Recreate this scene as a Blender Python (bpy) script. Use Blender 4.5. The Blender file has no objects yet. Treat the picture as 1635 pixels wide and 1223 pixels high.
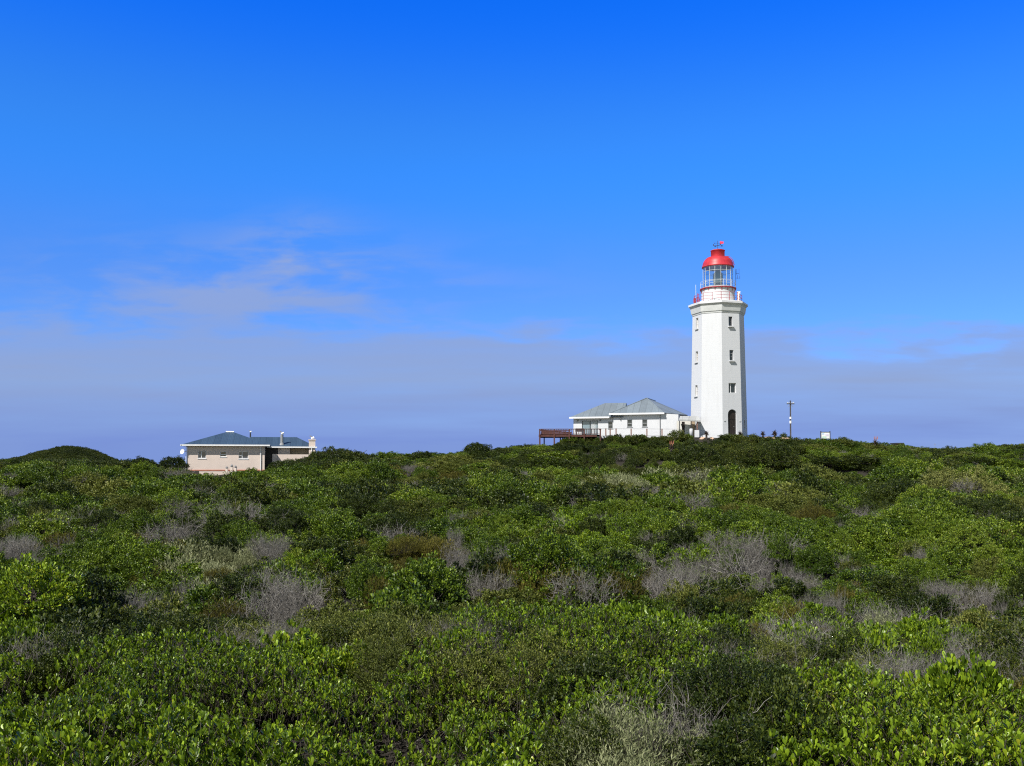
import bpy, math, random
import numpy as np
from mathutils import Vector, Matrix
from mathutils.geometry import tessellate_polygon

R = math.radians
scene = bpy.context.scene
COL = scene.collection
random.seed(7)
RNG = np.random.default_rng(11)

# ------------------------------------------------------------------ camera
F = 1500.0                       # focal length in pixels of the 1635 px wide photograph
PITCH = R(1.75)
V_AXIS = 696.2                   # row of the optical axis
U_AXIS = 817.5
cam_data = bpy.data.cameras.new("camera")
cam = bpy.data.objects.new("camera", cam_data)
COL.objects.link(cam)
cam.location = (0, 0, 0)
cam.rotation_euler = (R(90) + PITCH, 0, 0)
cam_data.sensor_width = 36.0
cam_data.lens = 36.0 * F / 1635.0
cam_data.shift_y = (V_AXIS - 611.5) / 1635.0
cam_data.clip_start = 0.1
cam_data.clip_end = 90000
scene.camera = cam

# ------------------------------------------------------------------ light
SUN_EL, SUN_PHI = R(47), R(-39)  # phi: from straight behind the camera, negative = to the left
sun_vec = Vector((math.cos(SUN_EL) * math.sin(SUN_PHI), -math.cos(SUN_EL) * math.cos(SUN_PHI), math.sin(SUN_EL)))
sd = bpy.data.lights.new("sun", 'SUN')
sd.energy = 5.0
sd.angle = R(0.5)
sd.color = (1.0, 0.955, 0.885)
so = bpy.data.objects.new("sun", sd)
COL.objects.link(so)
so.rotation_euler = sun_vec.to_track_quat('Z', 'Y').to_euler()
so.location = (0, 0, 60)

scene.view_settings.view_transform = 'Standard'
scene.view_settings.look = 'None'
scene.view_settings.exposure = 0.40
scene.view_settings.gamma = 1.0
scene.render.engine = 'CYCLES'
scene.cycles.max_bounces = 6
scene.cycles.diffuse_bounces = 1
scene.cycles.glossy_bounces = 2
scene.cycles.transmission_bounces = 4
scene.cycles.transparent_max_bounces = 8
scene.cycles.use_denoising = False
scene.cycles.pixel_filter_type = 'BLACKMAN_HARRIS'
scene.cycles.filter_width = 1.15
scene.cycles.denoiser = 'OPENIMAGEDENOISE'
scene.cycles.denoising_input_passes = 'RGB_ALBEDO_NORMAL'

world = bpy.data.worlds.new("World")
scene.world = world
world.use_nodes = True


def build_world():
    nt = world.node_tree
    nt.nodes.clear()
    N, L = nt.nodes.new, nt.links.new
    out = N('ShaderNodeOutputWorld')
    bg = N('ShaderNodeBackground')
    bg.inputs['Strength'].default_value = 0.083
    sky = N('ShaderNodeTexSky')
    sky.sky_type = 'NISHITA'
    sky.sun_disc = False
    sky.sun_elevation = SUN_EL
    sky.sun_rotation = math.atan2(sun_vec.x, sun_vec.y)
    sky.altitude = 30
    sky.air_density = 1.0
    sky.dust_density = 0.3
    sky.ozone_density = 2.0
    tc = N('ShaderNodeTexCoord')
    sep = N('ShaderNodeSeparateXYZ')
    L(tc.outputs['Generated'], sep.inputs[0])

    def math_(op, a, b=None, clamp=False):
        m = N('ShaderNodeMath')
        m.operation = op
        m.use_clamp = clamp
        for i, v in enumerate((a, b)):
            if v is None:
                continue
            if isinstance(v, (int, float)):
                m.inputs[i].default_value = v
            else:
                L(v, m.inputs[i])
        return m.outputs[0]
    # the sky below the horizon continues the horizon's own colour
    zc = math_('MAXIMUM', sep.outputs['Z'], 0.02)
    comb = N('ShaderNodeCombineXYZ')
    L(sep.outputs['X'], comb.inputs[0]); L(sep.outputs['Y'], comb.inputs[1]); L(zc, comb.inputs[2])
    L(comb.outputs[0], sky.inputs['Vector'])
    # clear polarised blue: deepen with elevation, then dimmed overhead to cut fill light
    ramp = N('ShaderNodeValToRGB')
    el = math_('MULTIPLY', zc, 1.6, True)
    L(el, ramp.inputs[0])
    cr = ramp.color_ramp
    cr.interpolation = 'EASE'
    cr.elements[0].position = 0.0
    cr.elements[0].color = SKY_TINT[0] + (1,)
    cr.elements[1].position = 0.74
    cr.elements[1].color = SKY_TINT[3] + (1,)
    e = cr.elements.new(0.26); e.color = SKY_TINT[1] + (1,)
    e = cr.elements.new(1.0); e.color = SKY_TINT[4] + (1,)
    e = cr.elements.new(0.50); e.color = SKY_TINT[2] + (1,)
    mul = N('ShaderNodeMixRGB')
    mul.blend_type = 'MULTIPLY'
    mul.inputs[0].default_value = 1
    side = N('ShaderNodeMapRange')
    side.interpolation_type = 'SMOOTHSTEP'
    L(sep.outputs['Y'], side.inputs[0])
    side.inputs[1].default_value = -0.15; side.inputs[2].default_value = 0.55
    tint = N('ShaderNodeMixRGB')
    back = N('ShaderNodeValToRGB')             # unseen sky behind: brightness added low to fill walls, dimmed overhead to darken gaps
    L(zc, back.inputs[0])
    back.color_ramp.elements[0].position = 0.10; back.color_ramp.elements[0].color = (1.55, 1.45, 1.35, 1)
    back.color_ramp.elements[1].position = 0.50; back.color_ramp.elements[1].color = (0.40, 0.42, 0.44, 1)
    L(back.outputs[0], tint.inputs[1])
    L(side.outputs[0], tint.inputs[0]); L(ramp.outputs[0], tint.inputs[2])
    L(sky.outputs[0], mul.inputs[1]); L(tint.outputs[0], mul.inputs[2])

    # cloud bank along the horizon, wisps above its left end; laid out by azimuth and elevation
    az = math_('DIVIDE', sep.outputs['X'], math_('MAXIMUM', sep.outputs['Y'], 0.05))
    elv = math_('DIVIDE', zc, math_('MAXIMUM', sep.outputs['Y'], 0.05))
    cv = N('ShaderNodeCombineXYZ')
    L(math_('MULTIPLY', az, 4.6), cv.inputs[0]); L(math_('MULTIPLY', elv, 23.0), cv.inputs[1])
    n1 = N('ShaderNodeTexNoise')
    n1.inputs['Scale'].default_value = 1.35
    n1.inputs['Detail'].default_value = 6
    n1.inputs['Roughness'].default_value = 0.52
    n1.inputs['Distortion'].default_value = 0.25
    L(cv.outputs[0], n1.inputs['Vector'])
    cv2 = N('ShaderNodeCombineXYZ')
    L(math_('MULTIPLY', az, 5.0), cv2.inputs[0]); L(math_('MULTIPLY', elv, 60.0), cv2.inputs[1]); cv2.inputs[2].default_value = 4.7
    n2 = N('ShaderNodeTexNoise')
    n2.inputs['Scale'].default_value = 1.0
    n2.inputs['Detail'].default_value = 5
    L(cv2.outputs[0], n2.inputs['Vector'])

    # upper edge of the bank: a function of azimuth (higher at left)
    edge = N('ShaderNodeMapRange')
    L(az, edge.inputs[0])
    edge.inputs[1].default_value = -0.54; edge.inputs[2].default_value = 0.54
    edge.inputs[3].default_value = 0.168; edge.inputs[4].default_value = 0.147
    wob = math_('MULTIPLY', math_('SUBTRACT', n1.outputs[0], 0.5), 0.10)
    cv4 = N('ShaderNodeCombineXYZ')
    L(math_('MULTIPLY', az, 13.0), cv4.inputs[0]); L(math_('MULTIPLY', elv, 55.0), cv4.inputs[1])
    n4 = N('ShaderNodeTexNoise'); n4.inputs['Scale'].default_value = 1.0; n4.inputs['Detail'].default_value = 6
    L(cv4.outputs[0], n4.inputs['Vector'])
    wob = math_('ADD', wob, math_('MULTIPLY', math_('SUBTRACT', n4.outputs[0], 0.5), 0.06))
    top = math_('ADD', edge.outputs[0], wob)
    d = math_('SUBTRACT', top, elv)
    bank = N('ShaderNodeMapRange')
    bank.interpolation_type = 'SMOOTHSTEP'
    L(d, bank.inputs[0])
    bank.inputs[1].default_value = -0.008; bank.inputs[2].default_value = 0.035

    # wisps: a soft patch up and to the left
    def gauss(ca, ce, sa, se):
        a = math_('DIVIDE', math_('SUBTRACT', az, ca), sa)
        b = math_('DIVIDE', math_('SUBTRACT', elv, ce), se)
        r2 = math_('ADD', math_('MULTIPLY', a, a), math_('MULTIPLY', b, b))
        return math_('POWER', 2.718, math_('MULTIPLY', r2, -1.0))
    g = math_('ADD', gauss(-0.29, 0.18, 0.22, 0.05), math_('MULTIPLY', gauss(-0.23, 0.235, 0.06, 0.03), 0.7))
    cv3 = N('ShaderNodeCombineXYZ')
    L(math_('MULTIPLY', az, 9.0), cv3.inputs[0]); L(math_('MULTIPLY', elv, 27.0), cv3.inputs[1]); cv3.inputs[2].default_value = 9.3
    n3 = N('ShaderNodeTexNoise')
    n3.inputs['Scale'].default_value = 1.0; n3.inputs['Detail'].default_value = 7; n3.inputs['Roughness'].default_value = 0.55; n3.inputs['Distortion'].default_value = 0.4
    L(cv3.outputs[0], n3.inputs['Vector'])
    w = N('ShaderNodeMapRange')
    w.interpolation_type = 'SMOOTHSTEP'
    L(math_('ADD', math_('ADD', math_('MULTIPLY', n3.outputs[0], 0.7), math_('MULTIPLY', n1.outputs[0], 0.3)), math_('MULTIPLY', math_('SUBTRACT', n2.outputs[0], 0.5), 0.25)), w.inputs[0])
    w.inputs[1].default_value = 0.37; w.inputs[2].default_value = 0.60
    wisps = math_('MULTIPLY', math_('MULTIPLY', g, w.outputs[0]), 1.05, True)
    vary = math_('ADD', math_('MULTIPLY', n2.outputs[0], 0.55), 0.56)
    cloud = math_('MAXIMUM', math_('MULTIPLY', bank.outputs[0], vary, True), wisps)
    # the bank thins and darkens to blue-grey near the horizon
    cramp = N('ShaderNodeValToRGB')
    L(math_('MULTIPLY', elv, 5.0, True), cramp.inputs[0])
    c2 = cramp.color_ramp
    c2.elements[0].position = 0.0; c2.elements[0].color = (1.58, 2.46, 5.94, 1)
    c2.elements[1].position = 1.0; c2.elements[1].color = (2.35, 3.5, 6.9, 1)
    e = c2.elements.new(0.14); e.color = (1.76, 2.64, 6.21, 1)
    e = c2.elements.new(0.45); e.color = (2.62, 3.56, 6.05, 1)
    mixc = N('ShaderNodeMixRGB')
    L(cloud, mixc.inputs[0]); L(mul.outputs[0], mixc.inputs[1]); L(cramp.outputs[0], mixc.inputs[2])
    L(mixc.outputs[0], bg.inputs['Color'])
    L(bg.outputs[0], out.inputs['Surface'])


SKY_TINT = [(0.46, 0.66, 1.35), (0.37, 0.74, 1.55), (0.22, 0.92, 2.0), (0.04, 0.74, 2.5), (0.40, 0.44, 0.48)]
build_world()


# ------------------------------------------------------------------ geometry helpers
def ray(u, v):
    x = (np.asarray(u, float) - U_AXIS) / F
    yv = (V_AXIS - np.asarray(v, float)) / F
    c, s = math.cos(PITCH), math.sin(PITCH)
    return x, c - yv * s, s + yv * c          # right, forward, up


def Pt(u, v, D):
    x, y, z = ray(u, v)
    return Vector((float(x / y * D), float(D), float(z / y * D)))


def Zat(v, D):
    return Pt(U_AXIS, v, D).z


def project(x, y, z):
    c, s = math.cos(PITCH), math.sin(PITCH)
    f = y * c + z * s
    w = -y * s + z * c
    return U_AXIS + F * x / f, V_AXIS - F * w / f


class MB:
    def __init__(self):
        self.v, self.f = [], []

    def poly(self, pts):
        b = len(self.v)
        self.v += [tuple(p) for p in pts]
        self.f.append(tuple(range(b, b + len(pts))))
        return self

    def box(self, c, s, rz=0.0, rx=0.0, ry=0.0):
        m = Matrix.Translation(Vector(c)) @ Matrix.Rotation(rz, 4, 'Z') @ Matrix.Rotation(ry, 4, 'Y') @ Matrix.Rotation(rx, 4, 'X')
        b = len(self.v)
        for x in (-.5, .5):
            for y in (-.5, .5):
                for z in (-.5, .5):
                    self.v.append(tuple(m @ Vector((x * s[0], y * s[1], z * s[2]))))
        for q in ((0, 1, 3, 2), (4, 6, 7, 5), (0, 4, 5, 1), (2, 3, 7, 6), (0, 2, 6, 4), (1, 5, 7, 3)):
            self.f.append(tuple(b + i for i in q))
        return self

    def bx(self, x0, x1, y0, y1, z0, z1):
        return self.box(((x0 + x1) / 2, (y0 + y1) / 2, (z0 + z1) / 2), (abs(x1 - x0), abs(y1 - y0), abs(z1 - z0)))

    def tube(self, p0, p1, r0, r1=None, n=8, caps=True):
        p0, p1 = Vector(p0), Vector(p1)
        r1 = r0 if r1 is None else r1
        d = (p1 - p0).normalized()
        a = d.orthogonal().normalized()
        c = d.cross(a)
        b = len(self.v)
        for p, r in ((p0, r0), (p1, r1)):
            for i in range(n):
                t = 2 * math.pi * i / n
                self.v.append(tuple(p + a * (r * math.cos(t)) + c * (r * math.sin(t))))
        for i in range(n):
            j = (i + 1) % n
            self.f.append((b + i, b + j, b + n + j, b + n + i))
        if caps:
            self.f.append(tuple(b + i for i in reversed(range(n))))
            self.f.append(tuple(b + n + i for i in range(n)))
        return self

    def path(self, pts, r, n=6, closed=False):
        k = len(pts)
        for i in range(k if closed else k - 1):
            self.tube(pts[i], pts[(i + 1) % k], r, n=n)
        return self

    def lathe(self, prof, n=32, c=(0, 0, 0), phase=0.0, caps=True):
        b = len(self.v)
        for (r, z) in prof:
            for i in range(n):
                t = phase + 2 * math.pi * i / n
                self.v.append((c[0] + r * math.sin(t), c[1] - r * math.cos(t), c[2] + z))
        for k in range(len(prof) - 1):
            for i in range(n):
                j = (i + 1) % n
                self.f.append((b + k * n + i, b + k * n + j, b + (k + 1) * n + j, b + (k + 1) * n + i))
        if caps:
            self.f.append(tuple(b + i for i in reversed(range(n))))
            self.f.append(tuple(b + (len(prof) - 1) * n + i for i in range(n)))
        return self

    def wall(self, o, t, n, outer, holes, depth, back=None):
        """flat wall in the plane o + s*t + z*Z facing n, holes cut through with reveals of the given depth"""
        o, t, n = Vector(o), Vector(t), Vector(n)
        up = Vector((0, 0, 1))

        def W(p, d=0.0):
            q = o + t * p[0] - n * d
            if callable(back):
                q = q + back(p[1])
            return q + up * p[1]
        loops = [[Vector((p[0], p[1], 0)) for p in outer]] + [[Vector((p[0], p[1], 0)) for p in h] for h in holes]
        flat = [p for lp in loops for p in lp]
        b = len(self.v)
        self.v += [tuple(W(p)) for p in flat]
        for tri in tessellate_polygon(loops):
            self.f.append(tuple(b + i for i in tri))
        for h in holes:
            k = len(h)
            for i in range(k):
                p, q = h[i], h[(i + 1) % k]
                self.poly([W(p), W(q), W(q, depth), W(p, depth)])
        return self

    def obj(self, name, mat, parent=None, smooth=False, loc=None):
        me = bpy.data.meshes.new(name)
        me.from_pydata(self.v, [], self.f)
        me.materials.append(mat)
        if smooth:
            for p in me.polygons:
                p.use_smooth = len(p.vertices) == 4
        me.update()
        o = bpy.data.objects.new(name, me)
        COL.objects.link(o)
        if parent is not None:
            o.parent = parent
        if loc is not None:
            o.location = loc
        return o


def tag(o, label=None, cat=None, group=None, kind=None):
    if label: o['label'] = label
    if cat: o['category'] = cat
    if group: o['group'] = group
    if kind: o['kind'] = kind
    return o


def empty(name, loc, rz=0.0):
    o = bpy.data.objects.new(name, None)
    o.location = loc
    o.rotation_euler = (0, 0, rz)
    o.empty_display_size = 0.3
    COL.objects.link(o)
    return o


# ------------------------------------------------------------------ materials
def new_mat(name):
    m = bpy.data.materials.new(name)
    m.use_nodes = True
    nt = m.node_tree
    return m, nt, nt.nodes['Principled BSDF']


def plain(name, col, rough=0.6, var=0.12, scale=3.0, metal=0.0, bump=0.0, spec=0.4, streak=0.0):
    m, nt, p = new_mat(name)
    N, L = nt.nodes.new, nt.links.new
    tc = N('ShaderNodeTexCoord')
    n = N('ShaderNodeTexNoise')
    n.inputs['Scale'].default_value = scale
    n.inputs['Detail'].default_value = 5
    L(tc.outputs['Object'], n.inputs['Vector'])
    r = N('ShaderNodeValToRGB')
    r.color_ramp.elements[0].position = 0.3
    r.color_ramp.elements[1].position = 0.7
    r.color_ramp.elements[0].color = tuple(c * (1 - var) for c in col) + (1,)
    r.color_ramp.elements[1].color = tuple(min(1, c * (1 + var * 0.6)) for c in col) + (1,)
    L(n.outputs[0], r.inputs[0])
    last = r.outputs[0]
    if streak:
        mp = N('ShaderNodeMapping')
        mp.inputs['Scale'].default_value = (2.2, 2.2, 0.22)
        L(tc.outputs['Object'], mp.inputs[0])
        n2 = N('ShaderNodeTexNoise')
        n2.inputs['Scale'].default_value = 1.6
        n2.inputs['Detail'].default_value = 6
        L(mp.outputs[0], n2.inputs['Vector'])
        mr = N('ShaderNodeMapRange')
        mr.inputs[1].default_value = 0.55; mr.inputs[2].default_value = 0.8
        L(n2.outputs[0], mr.inputs[0])
        mm = N('ShaderNodeMath'); mm.operation = 'MULTIPLY'; mm.inputs[1].default_value = streak
        L(mr.outputs[0], mm.inputs[0])
        mx = N('ShaderNodeMixRGB')
        L(mm.outputs[0], mx.inputs[0]); L(last, mx.inputs[1])
        mx.inputs[2].default_value = (0.36, 0.34, 0.31, 1)
        last = mx.outputs[0]
    L(last, p.inputs['Base Color'])
    p.inputs['Roughness'].default_value = rough
    p.inputs['Metallic'].default_value = metal
    p.inputs['Specular IOR Level'].default_value = spec
    if bump:
        bp = N('ShaderNodeBump')
        bp.inputs['Strength'].default_value = bump
        bp.inputs['Distance'].default_value = 0.02
        L(n.outputs[0], bp.inputs['Height'])
        L(bp.outputs[0], p.inputs['Normal'])
    return m


def masonry(name, col, course=0.42, line=0.10, streak=0.25):
    """painted masonry: faint joints of the courses, a little weathering"""
    m, nt, p = new_mat(name)
    N, L = nt.nodes.new, nt.links.new
    tc = N('ShaderNodeTexCoord')
    sep = N('ShaderNodeSeparateXYZ'); L(tc.outputs['Object'], sep.inputs[0])
    n = N('ShaderNodeTexNoise'); n.inputs['Scale'].default_value = 1.3; n.inputs['Detail'].default_value = 7
    L(tc.outputs['Object'], n.inputs['Vector'])

    def mth(op, a, b=0.0, clamp=False):
        q = N('ShaderNodeMath'); q.operation = op; q.use_clamp = clamp
        for i, v in enumerate((a, b)):
            if isinstance(v, (int, float)): q.inputs[i].default_value = v
            else: L(v, q.inputs[i])
        return q.outputs[0]
    fr = mth('FRACT', mth('DIVIDE', sep.outputs['Z'], course))
    j = mth('LESS_THAN', fr, 0.11)
    n3 = N('ShaderNodeTexNoise'); n3.inputs['Scale'].default_value = 0.9; n3.inputs['Detail'].default_value = 3
    L(tc.outputs['Object'], n3.inputs['Vector'])
    patch = mth('MULTIPLY', mth('SUBTRACT', n3.outputs[0], 0.38, True), 2.6, True)
    jl = mth('MULTIPLY', mth('MULTIPLY', j, patch), line)
    mp = N('ShaderNodeMapping'); mp.inputs['Scale'].default_value = (3, 3, 0.25)
    L(tc.outputs['Object'], mp.inputs[0])
    n2 = N('ShaderNodeTexNoise'); n2.inputs['Scale'].default_value = 1.2; n2.inputs['Detail'].default_value = 6
    L(mp.outputs[0], n2.inputs['Vector'])
    st = mth('MULTIPLY', mth('MULTIPLY', mth('SUBTRACT', n2.outputs[0], 0.52, True), 2.5, True), streak)
    dk = mth('ADD', jl, st, True)
    base = N('ShaderNodeMixRGB')
    L(n.outputs[0], base.inputs[0])
    base.inputs[1].default_value = tuple(c * 0.965 for c in col) + (1,)
    base.inputs[2].default_value = tuple(col) + (1,)
    mx = N('ShaderNodeMixRGB'); L(dk, mx.inputs[0]); L(base.outputs[0], mx.inputs[1])
    mx.inputs[2].default_value = (0.33, 0.32, 0.30, 1)
    L(mx.outputs[0], p.inputs['Base Color'])
    p.inputs['Roughness'].default_value = 0.75
    p.inputs['Specular IOR Level'].default_value = 0.25
    bp = N('ShaderNodeBump'); bp.inputs['Strength'].default_value = 0.35; bp.inputs['Distance'].default_value = 0.02
    h = mth('SUBTRACT', mth('MULTIPLY', n.outputs[0], 0.5), mth('MULTIPLY', j, 0.25))
    L(h, bp.inputs['Height']); L(bp.outputs[0], p.inputs['Normal'])
    return m


def sheet_roof(name, col, rough=0.38, width=0.76):
    """ribbed metal sheeting running up the slope"""
    m, nt, p = new_mat(name)
    N, L = nt.nodes.new, nt.links.new
    tc = N('ShaderNodeTexCoord')
    sp = N('ShaderNodeSeparateXYZ'); L(tc.outputs['Object'], sp.inputs[0])
    sn = N('ShaderNodeSeparateXYZ'); L(tc.outputs['Normal'], sn.inputs[0])

    def mth(op, a, b=0.0, clamp=False):
        q = N('ShaderNodeMath'); q.operation = op; q.use_clamp = clamp
        for i, v in enumerate((a, b)):
            if isinstance(v, (int, float)): q.inputs[i].default_value = v
            else: L(v, q.inputs[i])
        return q.outputs[0]
    side = mth('GREATER_THAN', mth('ABSOLUTE', sn.outputs['X']), mth('ABSOLUTE', sn.outputs['Y']))
    c = mth('ADD', mth('MULTIPLY', sp.outputs['Y'], side), mth('MULTIPLY', sp.outputs['X'], mth('SUBTRACT', 1.0, side)))
    k = mth('FLOOR', mth('DIVIDE', c, width))
    wn = N('ShaderNodeTexWhiteNoise'); wn.noise_dimensions = '1D'; L(k, wn.inputs['W'])
    fr = mth('FRACT', mth('DIVIDE', c, width))
    seam = mth('LESS_THAN', fr, 0.09)
    n = N('ShaderNodeTexNoise'); n.inputs['Scale'].default_value = 1.1; n.inputs['Detail'].default_value = 6
    L(tc.outputs['Object'], n.inputs['Vector'])
    val = mth('ADD', mth('MULTIPLY', wn.outputs['Value'], 0.20), mth('MULTIPLY', n.outputs[0], 0.35))
    val = mth('SUBTRACT', mth('ADD', val, 0.72), mth('MULTIPLY', seam, 0.22))
    mx = N('ShaderNodeMixRGB'); mx.blend_type = 'MULTIPLY'; mx.inputs[0].default_value = 1
    mx.inputs[1].default_value = tuple(col) + (1,)
    cc = N('ShaderNodeCombineXYZ')
    for i in range(3): L(val, cc.inputs[i])
    L(cc.outputs[0], mx.inputs[2])
    L(mx.outputs[0], p.inputs['Base Color'])
    p.inputs['Roughness'].default_value = rough
    p.inputs['Metallic'].default_value = 0.0
    wv = mth('SINE', mth('MULTIPLY', c, 2 * math.pi / (width / 4)))
    bp = N('ShaderNodeBump'); bp.inputs['Strength'].default_value = 0.25; bp.inputs['Distance'].default_value = 0.015
    L(wv, bp.inputs['Height']); L(bp.outputs[0], p.inputs['Normal'])
    return m


def pane_mat(name, col=(0.02, 0.025, 0.03), rough=0.05):
    m, nt, p = new_mat(name)
    N, L = nt.nodes.new, nt.links.new
    tc = N('ShaderNodeTexCoord')
    n = N('ShaderNodeTexNoise'); n.inputs['Scale'].default_value = 2.5
    L(tc.outputs['Object'], n.inputs['Vector'])
    mx = N('ShaderNodeMixRGB'); L(n.outputs[0], mx.inputs[0])
    mx.inputs[1].default_value = tuple(c * 0.6 for c in col) + (1,)
    mx.inputs[2].default_value = tuple(c * 1.6 for c in col) + (1,)
    L(mx.outputs[0], p.inputs['Base Color'])
    p.inputs['Roughness'].default_value = rough
    p.inputs['Specular IOR Level'].default_value = 0.6
    return m


def clear_glass(name):
    m, nt, p = new_mat(name)
    N, L = nt.nodes.new, nt.links.new
    out = nt.nodes['Material Output']
    tr = N('ShaderNodeBsdfTransparent'); tr.inputs[0].default_value = (0.66, 0.82, 0.87, 1)
    gl = N('ShaderNodeBsdfGlossy'); gl.inputs['Roughness'].default_value = 0.02; gl.inputs['Color'].default_value = (0.9, 0.95, 1, 1)
    lw0 = N('ShaderNodeLayerWeight'); lw0.inputs[0].default_value = 0.5
    lw = N('ShaderNodeMapRange'); L(lw0.outputs['Facing'], lw.inputs[0]); lw.inputs[1].default_value = 0.3; lw.inputs[2].default_value = 1.0; lw.inputs[3].default_value = 0.16; lw.inputs[4].default_value = 0.6
    mx = N('ShaderNodeMixShader'); L(lw.outputs[0], mx.inputs[0]); L(tr.outputs[0], mx.inputs[1]); L(gl.outputs[0], mx.inputs[2])
    L(mx.outputs[0], out.inputs['Surface'])
    return m


def leaf_mat(name, cols, trans=0.28, rough=0.45, spec=0.35, patch=0.35, pscale=0.35):
    """cols: dark, mid, light, rare; mixed by a per-leaf value, a per-plant value and slow noise over the ground"""
    m, nt, p = new_mat(name)
    N, L = nt.nodes.new, nt.links.new
    out = nt.nodes['Material Output']
    at = N('ShaderNodeAttribute'); at.attribute_name = 'lv'
    oi = N('ShaderNodeObjectInfo')
    ge = N('ShaderNodeNewGeometry')
    n = N('ShaderNodeTexNoise'); n.inputs['Scale'].default_value = pscale; n.inputs['Detail'].default_value = 3
    L(ge.outputs['Position'], n.inputs['Vector'])

    def mth(op, a, b=0.0, clamp=False):
        q = N('ShaderNodeMath'); q.operation = op; q.use_clamp = clamp
        for i, v in enumerate((a, b)):
            if isinstance(v, (int, float)): q.inputs[i].default_value = v
            else: L(v, q.inputs[i])
        return q.outputs[0]
    a = mth('MULTIPLY', at.outputs['Fac'], 1 - patch)
    b = mth('MULTIPLY', mth('ADD', mth('MULTIPLY', oi.outputs['Random'], 0.5), mth('SUBTRACT', mth('MULTIPLY', n.outputs[0], 1.6), 0.55)), patch)
    fac = mth('ADD', a, b, True)
    r = N('ShaderNodeValToRGB')
    els = r.color_ramp.elements
    els[0].position = 0.0; els[0].color = tuple(cols[0]) + (1,)
    els[1].position = 1.0; els[1].color = tuple(cols[3]) + (1,)
    e = els.new(0.50); e.color = tuple(cols[1]) + (1,)
    e = els.new(0.80); e.color = tuple(cols[2]) + (1,)
    L(fac, r.inputs[0])
    L(r.outputs[0], p.inputs['Base Color'])
    p.inputs['Roughness'].default_value = rough
    p.inputs['Specular IOR Level'].default_value = spec
    if trans > 0:
        t = N('ShaderNodeBsdfTranslucent')
        hs = N('ShaderNodeMixRGB'); hs.blend_type = 'MULTIPLY'; hs.inputs[0].default_value = 1
        hs.inputs[2].default_value = (1.15, 1.1, 0.5, 1)
        L(r.outputs[0], hs.inputs[1]); L(hs.outputs[0], t.inputs[0])
        mx = N('ShaderNodeMixShader'); mx.inputs[0].default_value = trans
        L(p.outputs[0], mx.inputs[1]); L(t.outputs[0], mx.inputs[2]); L(mx.outputs[0], out.inputs['Surface'])
    return m


M = {
    'tower_white': masonry('tower_white', (0.545, 0.562, 0.588), line=0.025, streak=0.22),
    'cornice_grey': plain('cornice_grey', (0.52, 0.54, 0.54), 0.8, 0.1, 2.0, streak=0.25),
    'wall_white': plain('wall_white', (0.575, 0.588, 0.61), 0.8, 0.04, 1.2, streak=0.08),
    'wall_cream': plain('wall_cream', (0.655, 0.555, 0.49), 0.85, 0.05, 1.0, streak=0.10),
    'plinth_red': plain('plinth_red', (0.50, 0.20, 0.13), 0.85, 0.2, 2.0),
    'dome_red': plain('dome_red', (0.46, 0.032, 0.045), 0.45, 0.25, 2.0, spec=0.4),
    'rail_red': plain('rail_red', (0.36, 0.045, 0.06), 0.6, 0.25, 9.0),
    'white_metal': plain('white_metal', (0.78, 0.79, 0.80), 0.5, 0.08, 4.0),
    'pale_bar': plain('pale_bar', (0.62, 0.66, 0.66), 0.5, 0.1, 4.0),
    'dark_metal': plain('dark_metal', (0.05, 0.05, 0.055), 0.5, 0.3, 5.0),
    'grey_metal': plain('grey_metal', (0.25, 0.26, 0.27), 0.5, 0.2, 5.0),
    'roof_blue': sheet_roof('roof_blue', (0.044, 0.076, 0.118)),
    'roof_grey': sheet_roof('roof_grey', (0.165, 0.20, 0.232), 0.55),
    'porch_grey': sheet_roof('porch_grey', (0.36, 0.37, 0.37), 0.5),
    'timber_red': plain('timber_red', (0.084, 0.032, 0.026), 0.75, 0.35, 6.0, bump=0.3),
    'timber_brown': plain('timber_brown', (0.26, 0.14, 0.10), 0.8, 0.3, 6.0),
    'timber_grey': plain('timber_grey', (0.060, 0.055, 0.060), 0.85, 0.35, 5.0),
    'dark_door': plain('dark_door', (0.022, 0.016, 0.014), 0.6, 0.4, 4.0),
    'pane': pane_mat('pane'),
    'pane_blue': pane_mat('pane_blue', (0.05, 0.06, 0.085)),
    'glass': clear_glass('lantern_glass'),
    'lens': pane_mat('lens', (0.06, 0.09, 0.085), 0.12),
    'tan': plain('tan', (0.36, 0.28, 0.19), 0.85, 0.15, 3.0),
    'porch_wall': plain('porch_wall', (0.62, 0.61, 0.57), 0.85, 0.12, 1.5, streak=0.2),
    'stone': plain('stone', (0.55, 0.38, 0.27), 0.9, 0.35, 3.0, bump=0.5),
    'soil': plain('soil', (0.024, 0.020, 0.015), 0.95, 0.5, 0.8, bump=0.6),
    'sand': plain('sand', (0.34, 0.26, 0.18), 0.95, 0.25, 0.7),
    'sea': plain('sea', (0.03, 0.09, 0.16), 0.25, 0.2, 0.01),
    'flag_red': plain('flag_red', (0.75, 0.05, 0.10), 0.6, 0.1, 4.0),
    'wood': plain('stem_wood', (0.055, 0.045, 0.037), 0.9, 0.3, 8.0),
    'aloe': plain('aloe', (0.075, 0.055, 0.045), 0.6, 0.4, 5.0),
}
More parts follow.
